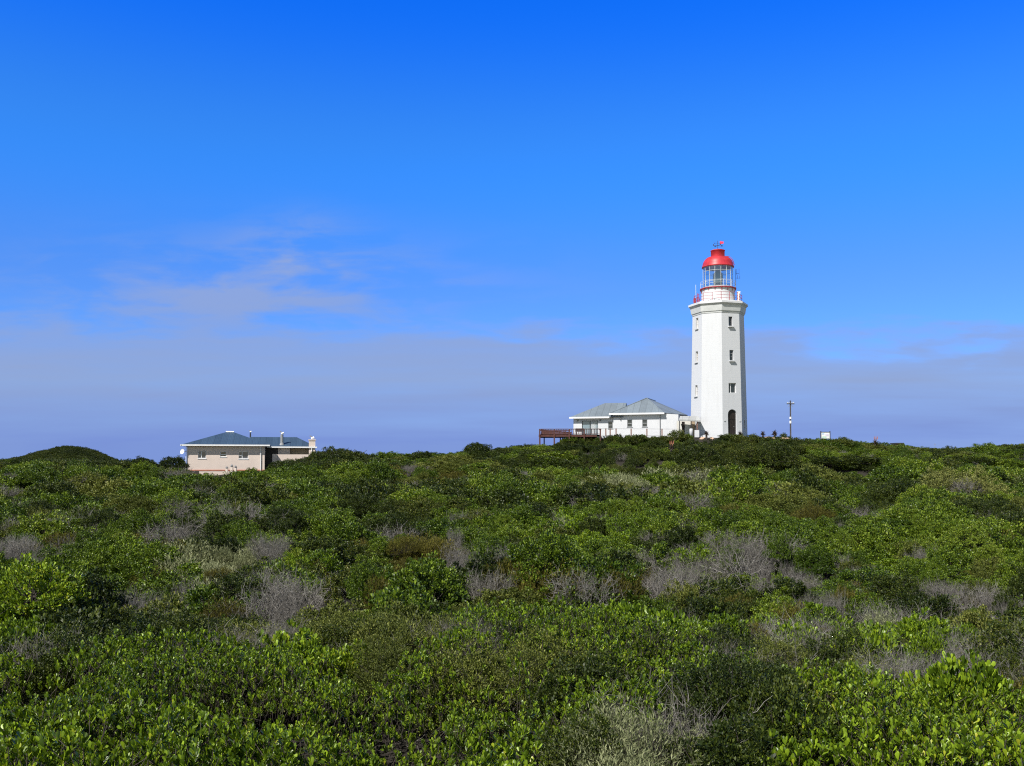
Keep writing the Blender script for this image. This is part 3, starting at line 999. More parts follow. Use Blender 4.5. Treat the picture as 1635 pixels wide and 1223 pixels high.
def build_cottage():
    D = 114.5
    o = Pt(298.4, 751.5, D)
    phi = R(12)
    Hs = tag(empty('cottage', o, phi), 'cream cottage with blue metal hip roof and three chimneys at the left behind the scrub', 'house')
    k = F / D
    W = 9.15
    zw = 3.12
    dep = 8.4
    w = MB()
    wn = [(1.28, 2.22, 1.50, 2.42), (3.86, 4.60, 1.70, 2.34), (6.06, 7.20, 1.45, 2.36)]
    w.wall((0, 0, 0), (1, 0, 0), (0, -1, 0), [(0, -.6), (W, -.6), (W, zw), (0, zw)], [rect(*q) for q in wn], 0.13)
    w.poly([(0, 0, -.6), (0, dep, -.6), (0, dep, zw), (0, 0, zw)])
    w.poly([(W, 0, -.6), (W, dep, -.6), (W, dep, zw), (W, 0, zw)])
    w.poly([(0, dep, -.6), (W, dep, -.6), (W, dep, zw), (0, dep, zw)])
    w.obj('wall', M['wall_cream'], Hs)
    house_window(Hs, *wn[0], 0, [('v', .42), ('h', .45, 0, .42)], M['pane_blue'], M['white_metal'])
    house_window(Hs, *wn[1], 0, [('h', .4)], M['pane'], M['white_metal'])
    house_window(Hs, *wn[2], 0, [('v', .36), ('h', .45, 0, .36)], M['pane_blue'], M['white_metal'])
    pl = MB()
    pl.bx(-0.05, W + .05, -0.06, -0.003, -.62, 0.12)
    pl.obj('plinth', M['plinth_red'], Hs)
    ov = 0.60
    r = MB()
    hip(r, -ov, W + ov, -ov, dep + ov, zw + 0.06, 4.25, 5.05, 4.2, 4.2, zw + 1.78, 0.06)
    ro = r.obj('roof', M['roof_blue'], Hs)
    MB().tube((4.15, 4.2, zw + 1.80), (5.15, 4.2, zw + 1.80), 0.09).obj('ridge_cap', M['white_metal'], ro)
    g = MB()
    g.bx(-ov - .06, W + ov + .06, -ov - .05, -ov - .003, zw - .10, zw + .075)
    g.bx(-ov - .10, -ov - .003, -ov - .10, dep + ov, zw - .10, zw + .075)
    g.obj('gutter', M['white_metal'], Hs)
    sf = MB(); sf.bx(-ov, W + ov, -ov + .003, -0.003, zw - .06, zw - .01); sf.obj('soffit', M['plinth_red'], Hs)
    MB().tube((-0.10, -0.10, -.5), (-0.10, -0.10, zw - .1), 0.05, n=6).obj('downpipe', M['white_metal'], Hs)
    MB().tube((W - .45, -0.10, 0), (W - .45, -0.10, zw - .1), 0.05, n=6).obj('downpipe', M['white_metal'], Hs)
    # rear wing to the right
    x0, x1, y0, y1 = W + .8, W + 5.9, 2.4, 7.6
    z2 = 2.95
    w = MB()
    w.wall((W, y0, 0), (1, 0, 0), (0, -1, 0), [(0, -.3), (x1 - W, -.3), (x1 - W, z2), (0, z2)], [], 0.1)
    w.poly([(x1, y0, -.3), (x1, y1, -.3), (x1, y1, z2), (x1, y0, z2)])
    w.poly([(W, y1, -.3), (x1, y1, -.3), (x1, y1, z2), (W, y1, z2)])
    w.obj('wing_wall', M['tan'], Hs)
    MB().bx(W + 1.55, W + 3.0, y0 - 0.5, y0 - .003, 1.8, z2 - .1).obj('wall_panel', M['wall_cream'], Hs)
    r = MB()
    hip(r, W - 2.5, x1 + .4, y0 - .9, y1 + .4, z2 + .05, W - 2, x1 - 2.1, (y0 + y1) / 2 - .2, (y0 + y1) / 2 - .2, z2 + 1.35, 0.06)
    r.obj('wing_roof', M['roof_blue'], Hs)
    MB().bx(W + .2, x1 + .45, y0 - 1.0, y0 - .903, z2 - .1, z2 + .07).obj('wing_gutter', M['white_metal'], Hs)
    MB().tube((x1 - .2, y0 - .95, 0), (x1 - .2, y0 - .95, z2 - .1), .05, n=6).obj('downpipe', M['white_metal'], Hs)
    # yard wall and dark gate between the two
    MB().bx(W + 1.0, x1 + .3, 0.9, 1.1, -.5, 2.02).bx(W + .9, W + 1.45, 0.8, 1.15, -.5, 2.06).obj('yard_wall', M['wall_cream'], Hs)
    gt = MB()
    for i in range(6): gt.bx(W + .06 + i * .135, W + .17 + i * .135, 0.95, 1.0, 0.05, 2.0)
    for z in (0.4, 1.7): gt.bx(W + .04, W + .88, 0.90, 0.947, z, z + .1)
    gt.obj('gate', M['dark_door'], Hs)
    MB().bx(W + .02, W + 1.5, 1.9, 2.35, 0, z2 - .08).obj('dark_block', M['dark_door'], Hs)  # solid block, coloured near-black in place of an open doorway
    MB().box((W + .6, .7, 0.0), (.9, .9, .25)).obj('step', M['stone'], Hs)

    def cowl(parent, x, y, z, s):
        s *= .72
        c = MB()
        c.tube((x, y, z), (x, y, z + .12 * s), .07 * s, n=8)
        c.tube((x - .12 * s, y, z + .10 * s), (x + .26 * s, y, z + .26 * s), .13 * s, .15 * s, n=10)
        c.obj('cowl', M['white_metal'], parent)
        v = MB()
        v.box((x - .16 * s, y, z + .40 * s), (.34 * s, .02, .14 * s), 0, 0, R(28))
        v.tube((x, y, z + .2 * s), (x - .1 * s, y, z + .36 * s), .02, n=5)
        v.obj('cowl_vane', M['grey_metal'], parent)
    c1 = MB().tube((7.1, 5.2, zw + .6), (7.1, 5.2, zw + 1.75), .09, n=10).obj('chimney', M['dark_metal'], Hs)
    cowl(c1, 7.1, 5.2, zw + 1.75, .8)
    c2 = MB().tube((W + 2.0, y0 - .1, z2 + .2), (W + 2.0, y0 - .1, z2 + 1.6), .19, n=12).tube((W + 2.0, y0 - .1, z2 + .25), (W + 2.0, y0 - .1, z2 + .55), .34, .2, n=12).obj('chimney', M['grey_metal'], Hs)
    cowl(c2, W + 2.0, y0 - .1, z2 + 1.6, 1.2)
    c3 = MB().bx(x1 - .55, x1 + .25, y0 - .85, y0 - .15, 0, z2 + .85).bx(x1 - .62, x1 + .32, y0 - .92, y0 - .08, z2 + .853, z2 + .98).obj('chimney', M['wall_cream'], Hs)
    cowl(c3, x1 - .15, y0 - .5, z2 + .98, 1.4)
    # satellite dish on the left corner
    s = MB()
    s.lathe([(0.02, 0), (.18, .02), (.30, .07), (.38, .13)], n=20, caps=False)
    dish = s.obj('satellite_dish', M['white_metal'], Hs, smooth=True)
    dish.location = (-.48, -.1, zw - .80)
    dish.scale = (.85, .85, .85)
    dish.rotation_euler = (R(78), 0, R(-38))
    MB().tube((-.42, -.05, zw - .80), (0, .1, zw - .75), .03, n=6).obj('dish_arm', M['grey_metal'], Hs)
    return Hs


build_cottage()


def build_garden():
    # low garden wall with three small piers in front of the cottage
    D = 112.0
    p = Pt(318, 752, D)
    G = tag(empty('garden_wall', (p.x, p.y, p.z), R(9)), 'low pink garden wall with red coping below the cottage windows', 'wall')
    MB().bx(0, 3.9, 0, .22, -.9, .04).obj('wall', M['wall_cream'], G)
    MB().bx(-.05, 3.95, -.05, .27, .043, .13).obj('coping', M['plinth_red'], G)
    for (u, v0, v1, lab) in ((362, 745.5, 757, 'leftmost and lowest pink pillar by the cottage garden wall'),
                             (370, 742.5, 757, 'tallest pink pillar by the cottage garden wall, with round cap'),
                             (376, 744, 757, 'right hand pink pillar by the cottage garden wall')):
        q = Pt(u, v1, 111.3)
        h = (v1 - v0) / F * 111.3
        E = tag(empty('garden_pillar', q), lab, 'pillar', 'small pillars by the cottage garden wall')
        MB().box((0, 0, h * .4 - .3), (.26, .26, h * .8 + .6)).obj('shaft', M['wall_cream'], E)
        MB().lathe([(.10, h * .8 + .003), (.19, h * .84), (.19, h * .9), (.09, h * .94), (.12, h), (.03, h * 1.08)], n=12).obj('cap', M['grey_metal'], E)


build_garden()


def build_keepers_house():
    D = 113.0
    o = Pt(979.6, 697.3, D)
    phi = R(-15)
    Hs = tag(empty('keepers_house', o, phi), 'low white house with grey metal hip roof beside the lighthouse', 'house')
    zw = 2.74; zl = 2.36
    xr = 5.62
    dep = 8.0
    # right block and its flush annex
    wn = [(1.66, 2.26, 1.16, 2.02), (3.46, 4.06, 1.16, 2.02)]
    w = MB()
    w.wall((0, 0, 0), (1, 0, 0), (0, -1, 0), [(0, -.5), (xr, -.5), (xr, zw), (0, zw)], [rect(*q) for q in wn], 0.14)
    w.poly([(xr, dep, -.5), (0, dep, -.5), (0, dep, zw), (xr, dep, zw)])
    w.poly([(0, 0, -.5), (0, dep, -.5), (0, dep, zw), (0, 0, zw)])
    w.obj('wall', M['wall_white'], Hs)
    for q in wn: house_window(Hs, *q, 0, [('h', .5)], M['pane'], M['grey_metal'])
    a = MB()
    xa = 7.72
    a.poly([(xr + .002, 0, -.5), (xa, 0, -.5), (xa, 0, zw - .16), (xr + .002, 0, zw)])
    a.poly([(xa, 0, -.5), (xa, dep - 2, -.5), (xa, dep - 2, zw - .16), (xa, 0, zw - .16)])
    a.poly([(xr, dep - 2, -.5), (xa, dep - 2, -.5), (xa, dep - 2, zw - .16), (xr, dep - 2, zw)])
    a.obj('annex_wall', M['wall_white'], Hs)
    # left block, set back a little
    yl = 0.25
    dl = 6.6
    x0 = -4.95
    wl = [(x0 + 1.05, x0 + 3.02, 0.05, 1.98), (-.68, -.12, 1.0, 1.86)]
    w = MB()
    w.wall((0, yl, 0), (1, 0, 0), (0, -1, 0), [(x0, -.5), (-.002, -.5), (-.002, zl), (x0, zl)], [rect(*q) for q in wl], 0.14)
    w.poly([(x0, yl, -.5), (x0, yl + dl, -.5), (x0, yl + dl, zl), (x0, yl, zl)])
    w.poly([(x0, yl + dl, -.5), (0, yl + dl, -.5), (0, yl + dl, zl), (x0, yl + dl, zl)])
    w.obj('left_wall', M['wall_white'], Hs)
    # sliding door
    q = wl[0]
    f = MB()
    e = .06
    for (a_, b_, c_, d_) in ((q[0], q[0] + e, q[2], q[3]), (q[1] - e, q[1], q[2], q[3]), (q[0] + e, q[1] - e, q[3] - e, q[3]), (q[0] + e, q[1] - e, q[2], q[2] + e), ((q[0] + q[1]) / 2 - .04, (q[0] + q[1]) / 2 + .04, q[2] + e, q[3] - e)):
        f.bx(a_, b_, yl + .05, yl + .11, c_, d_)
    fo = f.obj('sliding_door', M['dark_metal'], Hs)
    MB().bx(q[0] + .01, q[1] - .01, yl + .115, yl + .13, q[2] + .01, q[3] - .01).obj('pane', pane_mat('pane_door', (0.16, 0.22, 0.26), 0.08), fo)
    cu = MB()
    for i in range(5): cu.tube((q[0] + 1.15 + i * .14, yl + .09, q[2] + .08), (q[0] + 1.15 + i * .14, yl + .09, q[3] - .08), .03, n=5)
    cu.obj('curtain', M['white_metal'], fo)
    house_window(Hs, *wl[1], yl, [('h', .5)], M['pane'], M['grey_metal'])
    # roofs
    r = MB()
    ap, bk = Vector((3.62, 3.3, 4.80)), Vector((4.35, 6.2, 4.62))
    zt = zw + .05
    e0, e1 = Vector((-.42, -.45, zt)), Vector((xr + .45, -.45, zt))
    e2, e3, e4 = Vector((8.5, 3.4, zt - .10)), Vector((xr + 2.6, dep + .4, zt)), Vector((-.42, dep + .4, zt))
    for fc in ([e0, e1, ap], [e1, e2, ap], [e2, bk, ap], [e2, e3, bk], [e3, e4, bk], [e4, ap, bk], [e4, e0, ap]): r.poly(fc)
    d = Vector((0, 0, -.07))
    es = [e0, e1, e2, e3, e4]
    for i in range(5): r.poly([es[i], es[i] + d, es[(i + 1) % 5] + d, es[(i + 1) % 5]])
    r.poly([p + d for p in reversed(es)])
    ro = r.obj('roof', M['roof_grey'], Hs)
    c = MB()
    c.path([e0 + Vector((0.1, .1, .06)), ap + Vector((0, 0, .03)), e1 + Vector((-.1, .1, .06))], .06, n=6)
    c.path([ap + Vector((0, 0, .03)), bk + Vector((0, 0, .03))], .06, n=6)
    c.obj('ridge_cap', M['roof_grey'], ro)
    r = MB()
    hip(r, x0 - .38, 1.2, yl - .45, yl + dl + .4, zl + .05, -1.6, 1.1, yl + 3.05, yl + 3.05, 4.28, .07)
    r.obj('left_roof', M['roof_grey'], Hs)
    g = MB()
    g.bx(-.47, xr + .5, -.52, -.453, zw - .12, zt + .02)
    g.obj('gutter', M['white_metal'], Hs)
    MB().bx(x0 - .42, -.475, yl - .52, yl - .453, zl - .12, zl + .07).obj('left_gutter', M['white_metal'], Hs)
    MB().tube((xr - .05, -.08, 0), (xr - .05, -.08, zw - .15), .045, n=6).tube((xr - .05, -.08, zw - .15), (xr + .05, -.36, zw - .05), .045, n=6).obj('downpipe', M['grey_metal'], Hs)
    for (x, y, z) in ((x0 + .55, yl - .06, zl - .28), (x0 + 3.3, yl - .06, zl - .28), (.85, -.06, zw - .55)):
        MB().box((x, y, z), (.16, .12, .14)).tube((x, y - .02, z - .06), (x, y - .12, z - .14), .05, .07, n=8).obj('wall_lamp', M['grey_metal'], Hs)
    # porch towards the tower
    def loc(u, v, d):
        p = Pt(u, v, d) - o
        return Matrix.Rotation(-phi, 4, 'Z') @ p
    P = []
    rw = MB()
    f0, f1 = loc(1084.5, 669.3, 107.9), loc(1119, 671, 107.6)
    r0, r1 = loc(1086.0, 664.0, 108.9), loc(1114.6, 664.2, 108.6)
    b0, b1 = loc(1084.0, 669.5, 110.0), loc(1112, 671, 109.7)
    dn = Vector((0, 0, -.16))
    rw.poly([f0, f1, r1, r0]).poly([r0, r1, b1, b0]).poly([f0, f0 + dn, f1 + dn, f1]).poly([f1, f1 + dn, b1 + dn, b1, r1]).poly([f0, r0, b0, b0 + dn, f0 + dn]).poly([f0 + dn, b0 + dn, b1 + dn, f1 + dn]).poly([b0, b1, b1 + dn, b0 + dn])
    rw.obj('porch_roof', M['porch_grey'], Hs)
    for (u, d_, m, rr) in ((1084.8, 108.0, 'dark_metal', .05), (1103.6, 107.9, 'dark_metal', .05), (1113.2, 107.9, 'timber_brown', .06)):
        a_, b_ = loc(u, 697.5, d_), loc(u, 671.5, d_)
        MB().tube(a_, b_, rr, n=8).obj('porch_post', M[m], Hs)
    bw = MB()
    a_, b_ = loc(1080.5, 697.5, 110.4), loc(1111, 697.5, 110.2)
    t = (b_ - a_); t.z = 0
    zh = loc(1090, 672, 110.3).z - a_.z
    nn = Vector((t.y, -t.x, 0)).normalized()
    ln = t.length
    bw.wall(a_, t.normalized(), nn, [(0, 0), (ln, 0), (ln, zh), (0, zh)], [rect(.60, .95, 0.05, zh - .1)], .1)
    bw.obj('porch_wall', M['porch_wall'], Hs)
    ang = math.atan2(t.y, t.x)
    MB().box(a_ + t.normalized() * .775 - nn * .08 + Vector((0, 0, zh / 2)), (.36, .03, zh - .1), ang).obj('porch_door', M['dark_door'], Hs)
    MB().box(a_ + t.normalized() * 1.86 + nn * .06 + Vector((0, 0, zh / 2)), (.5, .08, zh * .96), ang).obj('brick_pier', M['tan'], Hs)
    c0 = loc(1103.6, 697.5, 107.3)
    MB().lathe([(.20, 0), (.20, .86), (.17, .93), (.05, .95)], n=18, c=c0).obj('round_bollard', M['wall_white'], Hs, smooth=True)
    c0 = loc(1112.6, 697.5, 107.3)
    MB().box(c0 + Vector((0, 0, .36)), (.50, .4, .82), ang).obj('porch_plinth', M['wall_white'], Hs)


build_keepers_house()


def build_deck():
    D = 106.6
    zf = Zat(694.2, D)                                   # deck floor
    xl, xr = Pt(860.8, 694, D).x, Pt(959.5, 694, D).x
    o = Vector((xl, D, zf))
    Wd = xr - xl
    dep = 4.2
    T = tag(empty('wooden_deck', o, R(-3)), 'red brown timber deck on posts with slatted railing, left of the white house', 'deck')
    f = MB()
    n = int(dep / .14)
    for i in range(n): f.bx(0, Wd, i * .14, i * .14 + .125, -.04, 0)
    f.obj('floor', M['timber_red'], T)
    j = MB()
    j.bx(0, Wd - .5, -.06, -.003, -.24, .03)
    j.bx(0, Wd - .5, dep - .02, dep + .03, -.24, -.043)
    j.bx(-.05, -.003, 0, dep, -.24, .02)
    for i in range(7): j.bx(.3 + i * .95, .36 + i * .95, .01, dep - .03, -.22, -.043)
    j.obj('joist', M['timber_red'], T)
    zr = Zat(685.2, D) - zf
    px = [0.08, 1.72, 3.42, 5.10, Wd - .1]
    for i, x in enumerate(px):
        MB().bx(x - .08, x + .08, -.14, -.063, -1.3, zr + .03).obj('post', M['timber_red'], T)
    for x in (0.5, 2.4, 4.3):
        MB().bx(x - .07, x + .07, dep - .2, dep - .06, -1.5, -.25).obj('post', M['timber_red'], T)

    def railing(p0, p1, h0, h1, step, name='railing', wid=.055):
        """top and bottom rails with upright slats; h0, h1: height of the top rail at either end"""
        p0, p1 = Vector(p0), Vector(p1)
        m = MB()
        d = p1 - p0
        k = max(1, int(d.length / step))
        a = math.atan2(d.y, d.x)
        for i in range(1, k):
            q = p0 + d * (i / k)
            h = h0 + (h1 - h0) * i / k
            if h > .22: m.box(q + Vector((0, 0, .09 + (h - .09) / 2)), (wid, .03, h - .13), a)
        m.tube(p0 + Vector((0, 0, h0)), p1 + Vector((0, 0, h1)), .045, n=6)
        m.tube(p0 + Vector((0, 0, .09)), p1 + Vector((0, 0, .09)), .03, n=6)
        return m.obj(name, M['timber_red'], T)
    for i in range(4): railing((px[i] + .09, -.1, 0), (px[i + 1] - .09, -.1, 0), zr, zr, .17)
    railing((.02, 0, 0), (.02, dep, 0), zr, zr, .17)
    railing((.02, dep, 0), (3.6, dep, 0), zr, zr, .14)
    # the ramp's own railing drops from the left corner
    railing((.15, 1.5, 0), (3.7, 1.5, 0), zr - .02, .30, .095, 'ramp_railing', .082)
    railing((.15, 2.4, 0), (3.7, 2.4, 0), zr - .02, .30, .095, 'ramp_railing', .082)
    MB().bx(Wd - .16, Wd + .02, -.05, 1.6, zr - .06, zr + .02).bx(Wd - .1, Wd - .03, 1.5, 1.57, 0, zr - .06).obj('side_rail', M['timber_red'], T)
    # patio furniture stored on the deck
    for (x, y, lab) in ((4.72, 1.1, 'dark crate like bench on the deck left of the glass door'),):
        B = tag(empty('bench', o + Vector((x, y, 0))), lab, 'bench')
        MB().bx(-.5, .5, -.2, .2, .36, .42).obj('seat', M['dark_metal'], B)
        for sx in (-.42, .42): MB().bx(sx - .04, sx + .04, -.18, .18, .0, .357).obj('leg', M['dark_metal'], B)
        MB().bx(-.5, .5, .15, .2, .45, .78).obj('backrest', M['dark_metal'], B)

    # terrace with its post and rail fence to the right
    p0, p1 = Pt(953, 697, 107.4), Pt(1060.5, 697, 108.6)
    t = p1 - p0; t.z = 0
    a = math.atan2(t.y, t.x); ln = t.length
    zt = Zat(696.3, 107.5)
    Tw = tag(empty('terrace_wall', (p0.x, p0.y, zt), a), 'white retaining wall of the terrace in front of the white house', 'wall')
    MB().bx(0, ln, 0, .25, -1.1, 0).obj('wall', M['wall_white'], Tw)
    MB().bx(-.03, ln + .03, .253, 3.4, -.12, -.01).obj('paving', M['cornice_grey'], Tw)
    Fn = tag(empty('terrace_fence', (p0.x, p0.y, zt), a), 'thin rail fence with brown timber posts along the white terrace', 'fence')
    for u in (967.3, 974.3, 983.9, 1008.4, 1034.2, 1059.0):
        x = (Pt(u, 697, 107.9).x - p0.x) / math.cos(a)
        MB().bx(x - .055, x + .055, .06, .18, .003, .90).obj('post', M['timber_brown'], Fn)
    for h in (.86, .10): MB().tube((0.1, .05, h), (ln + 2.0 if h > .5 else ln - .1, .05, h), .016, n=5).obj('rail', M['grey_metal'], Fn)


build_deck()


def build_small_things():
    # utility pole
    D = 118.0
    b = Pt(1262.5, 706, D)
    h = Zat(639.5, D) - b.z
    T = tag(empty('utility_pole', b), 'dark timber utility pole with crossarm right of the lighthouse', 'utility pole')
    MB().tube((0, 0, -1), (0, 0, h), .11, .08, n=10).obj('pole', M['timber_grey'], T)
    c = MB().box((0, -.1, h - .42), (1.0, .10, .11), R(8))
    co = c.obj('crossarm', M['timber_grey'], T)
    MB().tube((-.3, -.1, h - .8), (-.02, -.1, h - .45), .02, n=5).tube((.3, -.1, h - .8), (.02, -.1, h - .45), .02, n=5).obj('brace', M['grey_metal'], T)
    for x in (-.42, -.2, .2, .42):
        MB().lathe([(.03, 0), (.055, .03), (.04, .08), (.055, .11), (.02, .16)], n=8, c=(x, -.1 + x * .14, h - .362)).obj('insulator', M['pale_bar'], co)
    for (v0, v1) in ((669, 665.6), (676, 671.8)):
        za, zb = Zat(v0, D) - b.z, Zat(v1, D) - b.z
        MB().lathe([(.135, za), (.135, zb)], n=12).obj('warning_band', M['white_metal'], T)
    MB().tube((.05, -.09, h * .1), (.05, -.1, h - .5), .015, n=5).obj('earth_wire', M['grey_metal'], T)

    # information board
    D = 112.0
    p = Pt(1318, 702.5, D)
    s = D / F
    T = tag(empty('information_board', p, R(4)), 'white information board in a dark frame on the skyline', 'sign')
    w = 15.0 * s
    for x in (-w / 2, w / 2): MB().bx(x - .045, x + .045, -.045, .045, -.8, 14.3 * s).obj('post', M['timber_grey'], T)
    MB().bx(-w / 2 + .048, w / 2 - .048, -.04, .04, 12.1 * s, 13.1 * s).obj('frame_bar', M['timber_grey'], T)
    bo = MB().bx(-w / 2 + .052, w / 2 - .052, -.02, .02, 2.6 * s, 12.0 * s).obj('board', M['white_metal'], T)
    MB().bx(-w / 2 + .06, w / 2 - .06, -.03, .03, 1.6 * s, 2.5 * s).obj('lower_bar', M['grey_metal'], T)
    MB().bx(-.42, -.15, -.026, -.0215, 8.6 * s, 11.0 * s).obj('panel', plain('panel_blue', (.45, .58, .75), .6), bo)
    MB().bx(-.42, .12, -.026, -.0215, 3.2 * s, 5.8 * s).obj('panel', plain('panel_green', (.50, .66, .58), .6), bo)
    MB().bx(.0, .40, -.026, -.0215, 6.4 * s, 9.6 * s).obj('panel', plain('panel_lilac', (.66, .60, .72), .6), bo)

    # low hut on the right skyline and a thin mast beyond
    D = 118.0
    p = Pt(1436, 712, D)
    T = tag(empty('hut', p), 'small low hut with dark flat roof on the right skyline', 'hut')
    s = D / F
    MB().bx(-5.0 * s, 5.6 * s, 0, 1.6, -1, 3.6 * s).obj('wall', M['timber_brown'], T)
    MB().bx(-6.2 * s, 6.4 * s, -.2, 1.8, 3.63 * s, 5.0 * s).obj('roof', M['dark_metal'], T)
    MB().bx(-2.0 * s, -.4 * s, -.03, -.003, -.2, 3.0 * s).obj('door', M['dark_door'], T)
    p = Pt(1493, 720, 135)
    T = tag(empty('mast', p), 'thin grey mast standing far off beyond the right ridge', 'mast')
    MB().tube((0, 0, -1), (0, 0, 1.1), .035, .02, n=6).obj('pole', M['grey_metal'], T)
    MB().tube((-.15, 0, .95), (.15, 0, .95), .015, n=5).obj('crossbar', M['grey_metal'], T)
    p = Pt(1513, 720.5, 130)
    T = tag(empty('shed', p), 'pale shed roof just showing over the right ridge', 'shed')
    MB().bx(-.5, 1.1, 0, 1.6, -1, .05).obj('wall', M['wall_white'], T)
    MB().poly([(-.6, -.1, .053), (1.2, -.1, .053), (.9, .8, .20), (-.4, .8, .20)]).poly([(1.2, 1.7, .053), (-.6, 1.7, .053), (-.4, .8, .20), (.9, .8, .20)]).poly([(-.6, -.1, .053), (-.4, .8, .20), (-.6, 1.7, .053)]).poly([(1.2, -.1, .053), (1.2, 1.7, .053), (.9, .8, .20)]).obj('roof', M['roof_grey'], T)

    # aloes: a rosette of stiff pointed leaves on a short stem
    def aloe(u, v, D, s, seed, lab, spike=False):
        rg = random.Random(seed)
        p = Pt(u, v, D)
        T = tag(empty('aloe', p), lab, 'aloe', 'aloes on the lighthouse hill')
        MB().tube((0, 0, -.5), (0, 0, .35 * s), .10 * s, .12 * s, n=8).obj('stem', M['wood'], T)
        m = MB()
        for i in range(30):
            a = i * 2.4 + rg.uniform(-.2, .2)
            el = R(75 - 95 * (i / 30)) + rg.uniform(-.15, .15)
            L_ = s * rg.uniform(.45, .65)
            d = Vector((math.cos(a) * math.cos(el), math.sin(a) * math.cos(el), math.sin(el)))
            sd_ = Vector((-math.sin(a), math.cos(a), 0))
            b0 = Vector((0, 0, .33 * s))
            mid = b0 + d * L_ * .5 + Vector((0, 0, .03 * s))
            tip = b0 + d * L_ - Vector((0, 0, .10 * s * math.cos(el)))
            w = .045 * s
            m.poly([b0 - sd_ * w, b0 + sd_ * w, mid + sd_ * w, mid - sd_ * w]).poly([mid - sd_ * w, mid + sd_ * w, tip])
            m.poly([b0 - sd_ * w, mid - sd_ * w, mid - Vector((0, 0, w)), b0 - Vector((0, 0, w))]).poly([mid + sd_ * w, b0 + sd_ * w, b0 - Vector((0, 0, w)), mid - Vector((0, 0, w))])
        m.obj('leaf_rosette', M['aloe'], T)
        if spike:
            k = MB()
            for dx in (-.12, .05, .2): k.tube((0, 0, .4 * s), (dx * s, 0, .95 * s), .02 * s, n=5).tube((dx * s * .95, 0, .8 * s), (dx * s * 1.05, 0, 1.1 * s), .05 * s, .015 * s, n=6)
            k.obj('flower_spike', plain('aloe_flower', (.34, .13, .08), .7), T)
    aloe(1128, 698, 105.6, 1.0, 1, 'spiky aloe at the left foot of the lighthouse')
    aloe(1182, 699, 105.6, 1.0, 2, 'spiky aloe below the right side of the lighthouse door')
    aloe(1218, 698, 108, .95, 3, 'spiky aloe silhouetted just right of the lighthouse')
    aloe(1237, 699, 108, 1.15, 4, 'largest spiky aloe between the lighthouse and the utility pole')
    aloe(1398, 714, 103, 1.1, 5, 'aloe with reddish flower spikes on the right ridge', True)
    aloe(1072, 722, 98, 1.1, 6, 'aloe with drooping leaves halfway down the slope under the white house', True)

    # pale stones by the pole
    rg = random.Random(5)
    spots = [(1226, 701, 1.0), (1233, 702, .8), (1254, 702, 1.2), (1270, 701, 1.6), (1276, 703, 1.3), (1281, 705, .8), (1122, 699.5, .9), (1136, 699.8, .8)]
    where = ['flat pale stone right of the lighthouse beside the aloes', 'small pale stone between two aloes right of the lighthouse', 'orange tinted stone at the left foot of the utility pole',
             'largest pale stone just right of the utility pole', 'rusty orange stone on the slope right of the utility pole', 'smallest rusty stone farthest right of the utility pole',
             'brown stone left of the aloe at the lighthouse foot', 'brown stone right of the aloe at the lighthouse foot']
    for i, (u, v, s) in enumerate(spots):
        m = MB()
        prof = [(.30 * s, -.3), (.42 * s, -.02), (.40 * s, .12 * s), (.24 * s, .22 * s), (.05, .25 * s)]
        m.lathe(prof, n=9, phase=rg.random())
        m.v = [(x * rg.uniform(.8, 1.25), y * rg.uniform(.8, 1.2), z * rg.uniform(.85, 1.15)) for (x, y, z) in m.v]
        D = 106.2
        xy = Pt(u, v, D)
        q = m.obj('stone', M['stone'], None, loc=(xy.x, xy.y, float(ground(np.array([xy.x]), np.array([xy.y]))[0])))
        tag(q, where[i], 'stone', 'stones on the lighthouse hill')


build_small_things()

#VEG
# ------------------------------------------------------------------ scrub
def rnd_dirs(n, rg):
    z = rg.uniform(-1, 1, n); a = rg.uniform(0, 2 * np.pi, n)
    r = np.sqrt(1 - z * z)
    return np.stack([r * np.cos(a), r * np.sin(a), z], 1)


def norm(v): return v / np.maximum(np.linalg.norm(v, axis=1, keepdims=True), 1e-9)


OBOV = (np.array([0.0, 0.38, 0.72, 0.93, 1.0]), np.array([0.10, 0.62, 1.0, 0.62, 0.12]))
ELL = (np.array([0.0, 0.5, 1.0]), np.array([0.15, 1.0, 0.12]))


def leaves(P, Dr, up, length, width, prof, fold=0.25, bend=0.15, rg=RNG):
    """blades as strips of three columns; returns verts, quads, per-vertex value"""
    n = len(P)
    Dr = norm(Dr)
    side = norm(np.cross(Dr, up) + 1e-4)
    nor = np.cross(side, Dr)
    ts, ws = prof
    k = len(ts)
    length = np.broadcast_to(length, (n,))[:, None, None]
    width = np.broadcast_to(width, (n,))[:, None, None]
    t = ts[None, :, None]; w = ws[None, :, None]
    mid = P[:, None, :] + Dr[:, None, :] * (length * t) + nor[:, None, :] * (length * bend * (t ** 2))
    e = side[:, None, :] * (width * 0.5 * w)
    lift = nor[:, None, :] * (width * 0.5 * w * fold)
    V = np.stack([mid - e + lift, mid, mid + e + lift], 2)          # n,k,3cols,3
    V = V.reshape(-1, 3)
    base = (np.arange(n) * k * 3)[:, None, None]
    i = np.arange(k - 1)[None, :, None]
    q = np.array([[0, 1, 4, 3], [1, 2, 5, 4]])[None, None]
    Q = (base[..., None] + i[..., None] * 3 + q).reshape(-1, 4)
    lv = np.repeat(rg.random(n), k * 3)
    return V, Q, lv


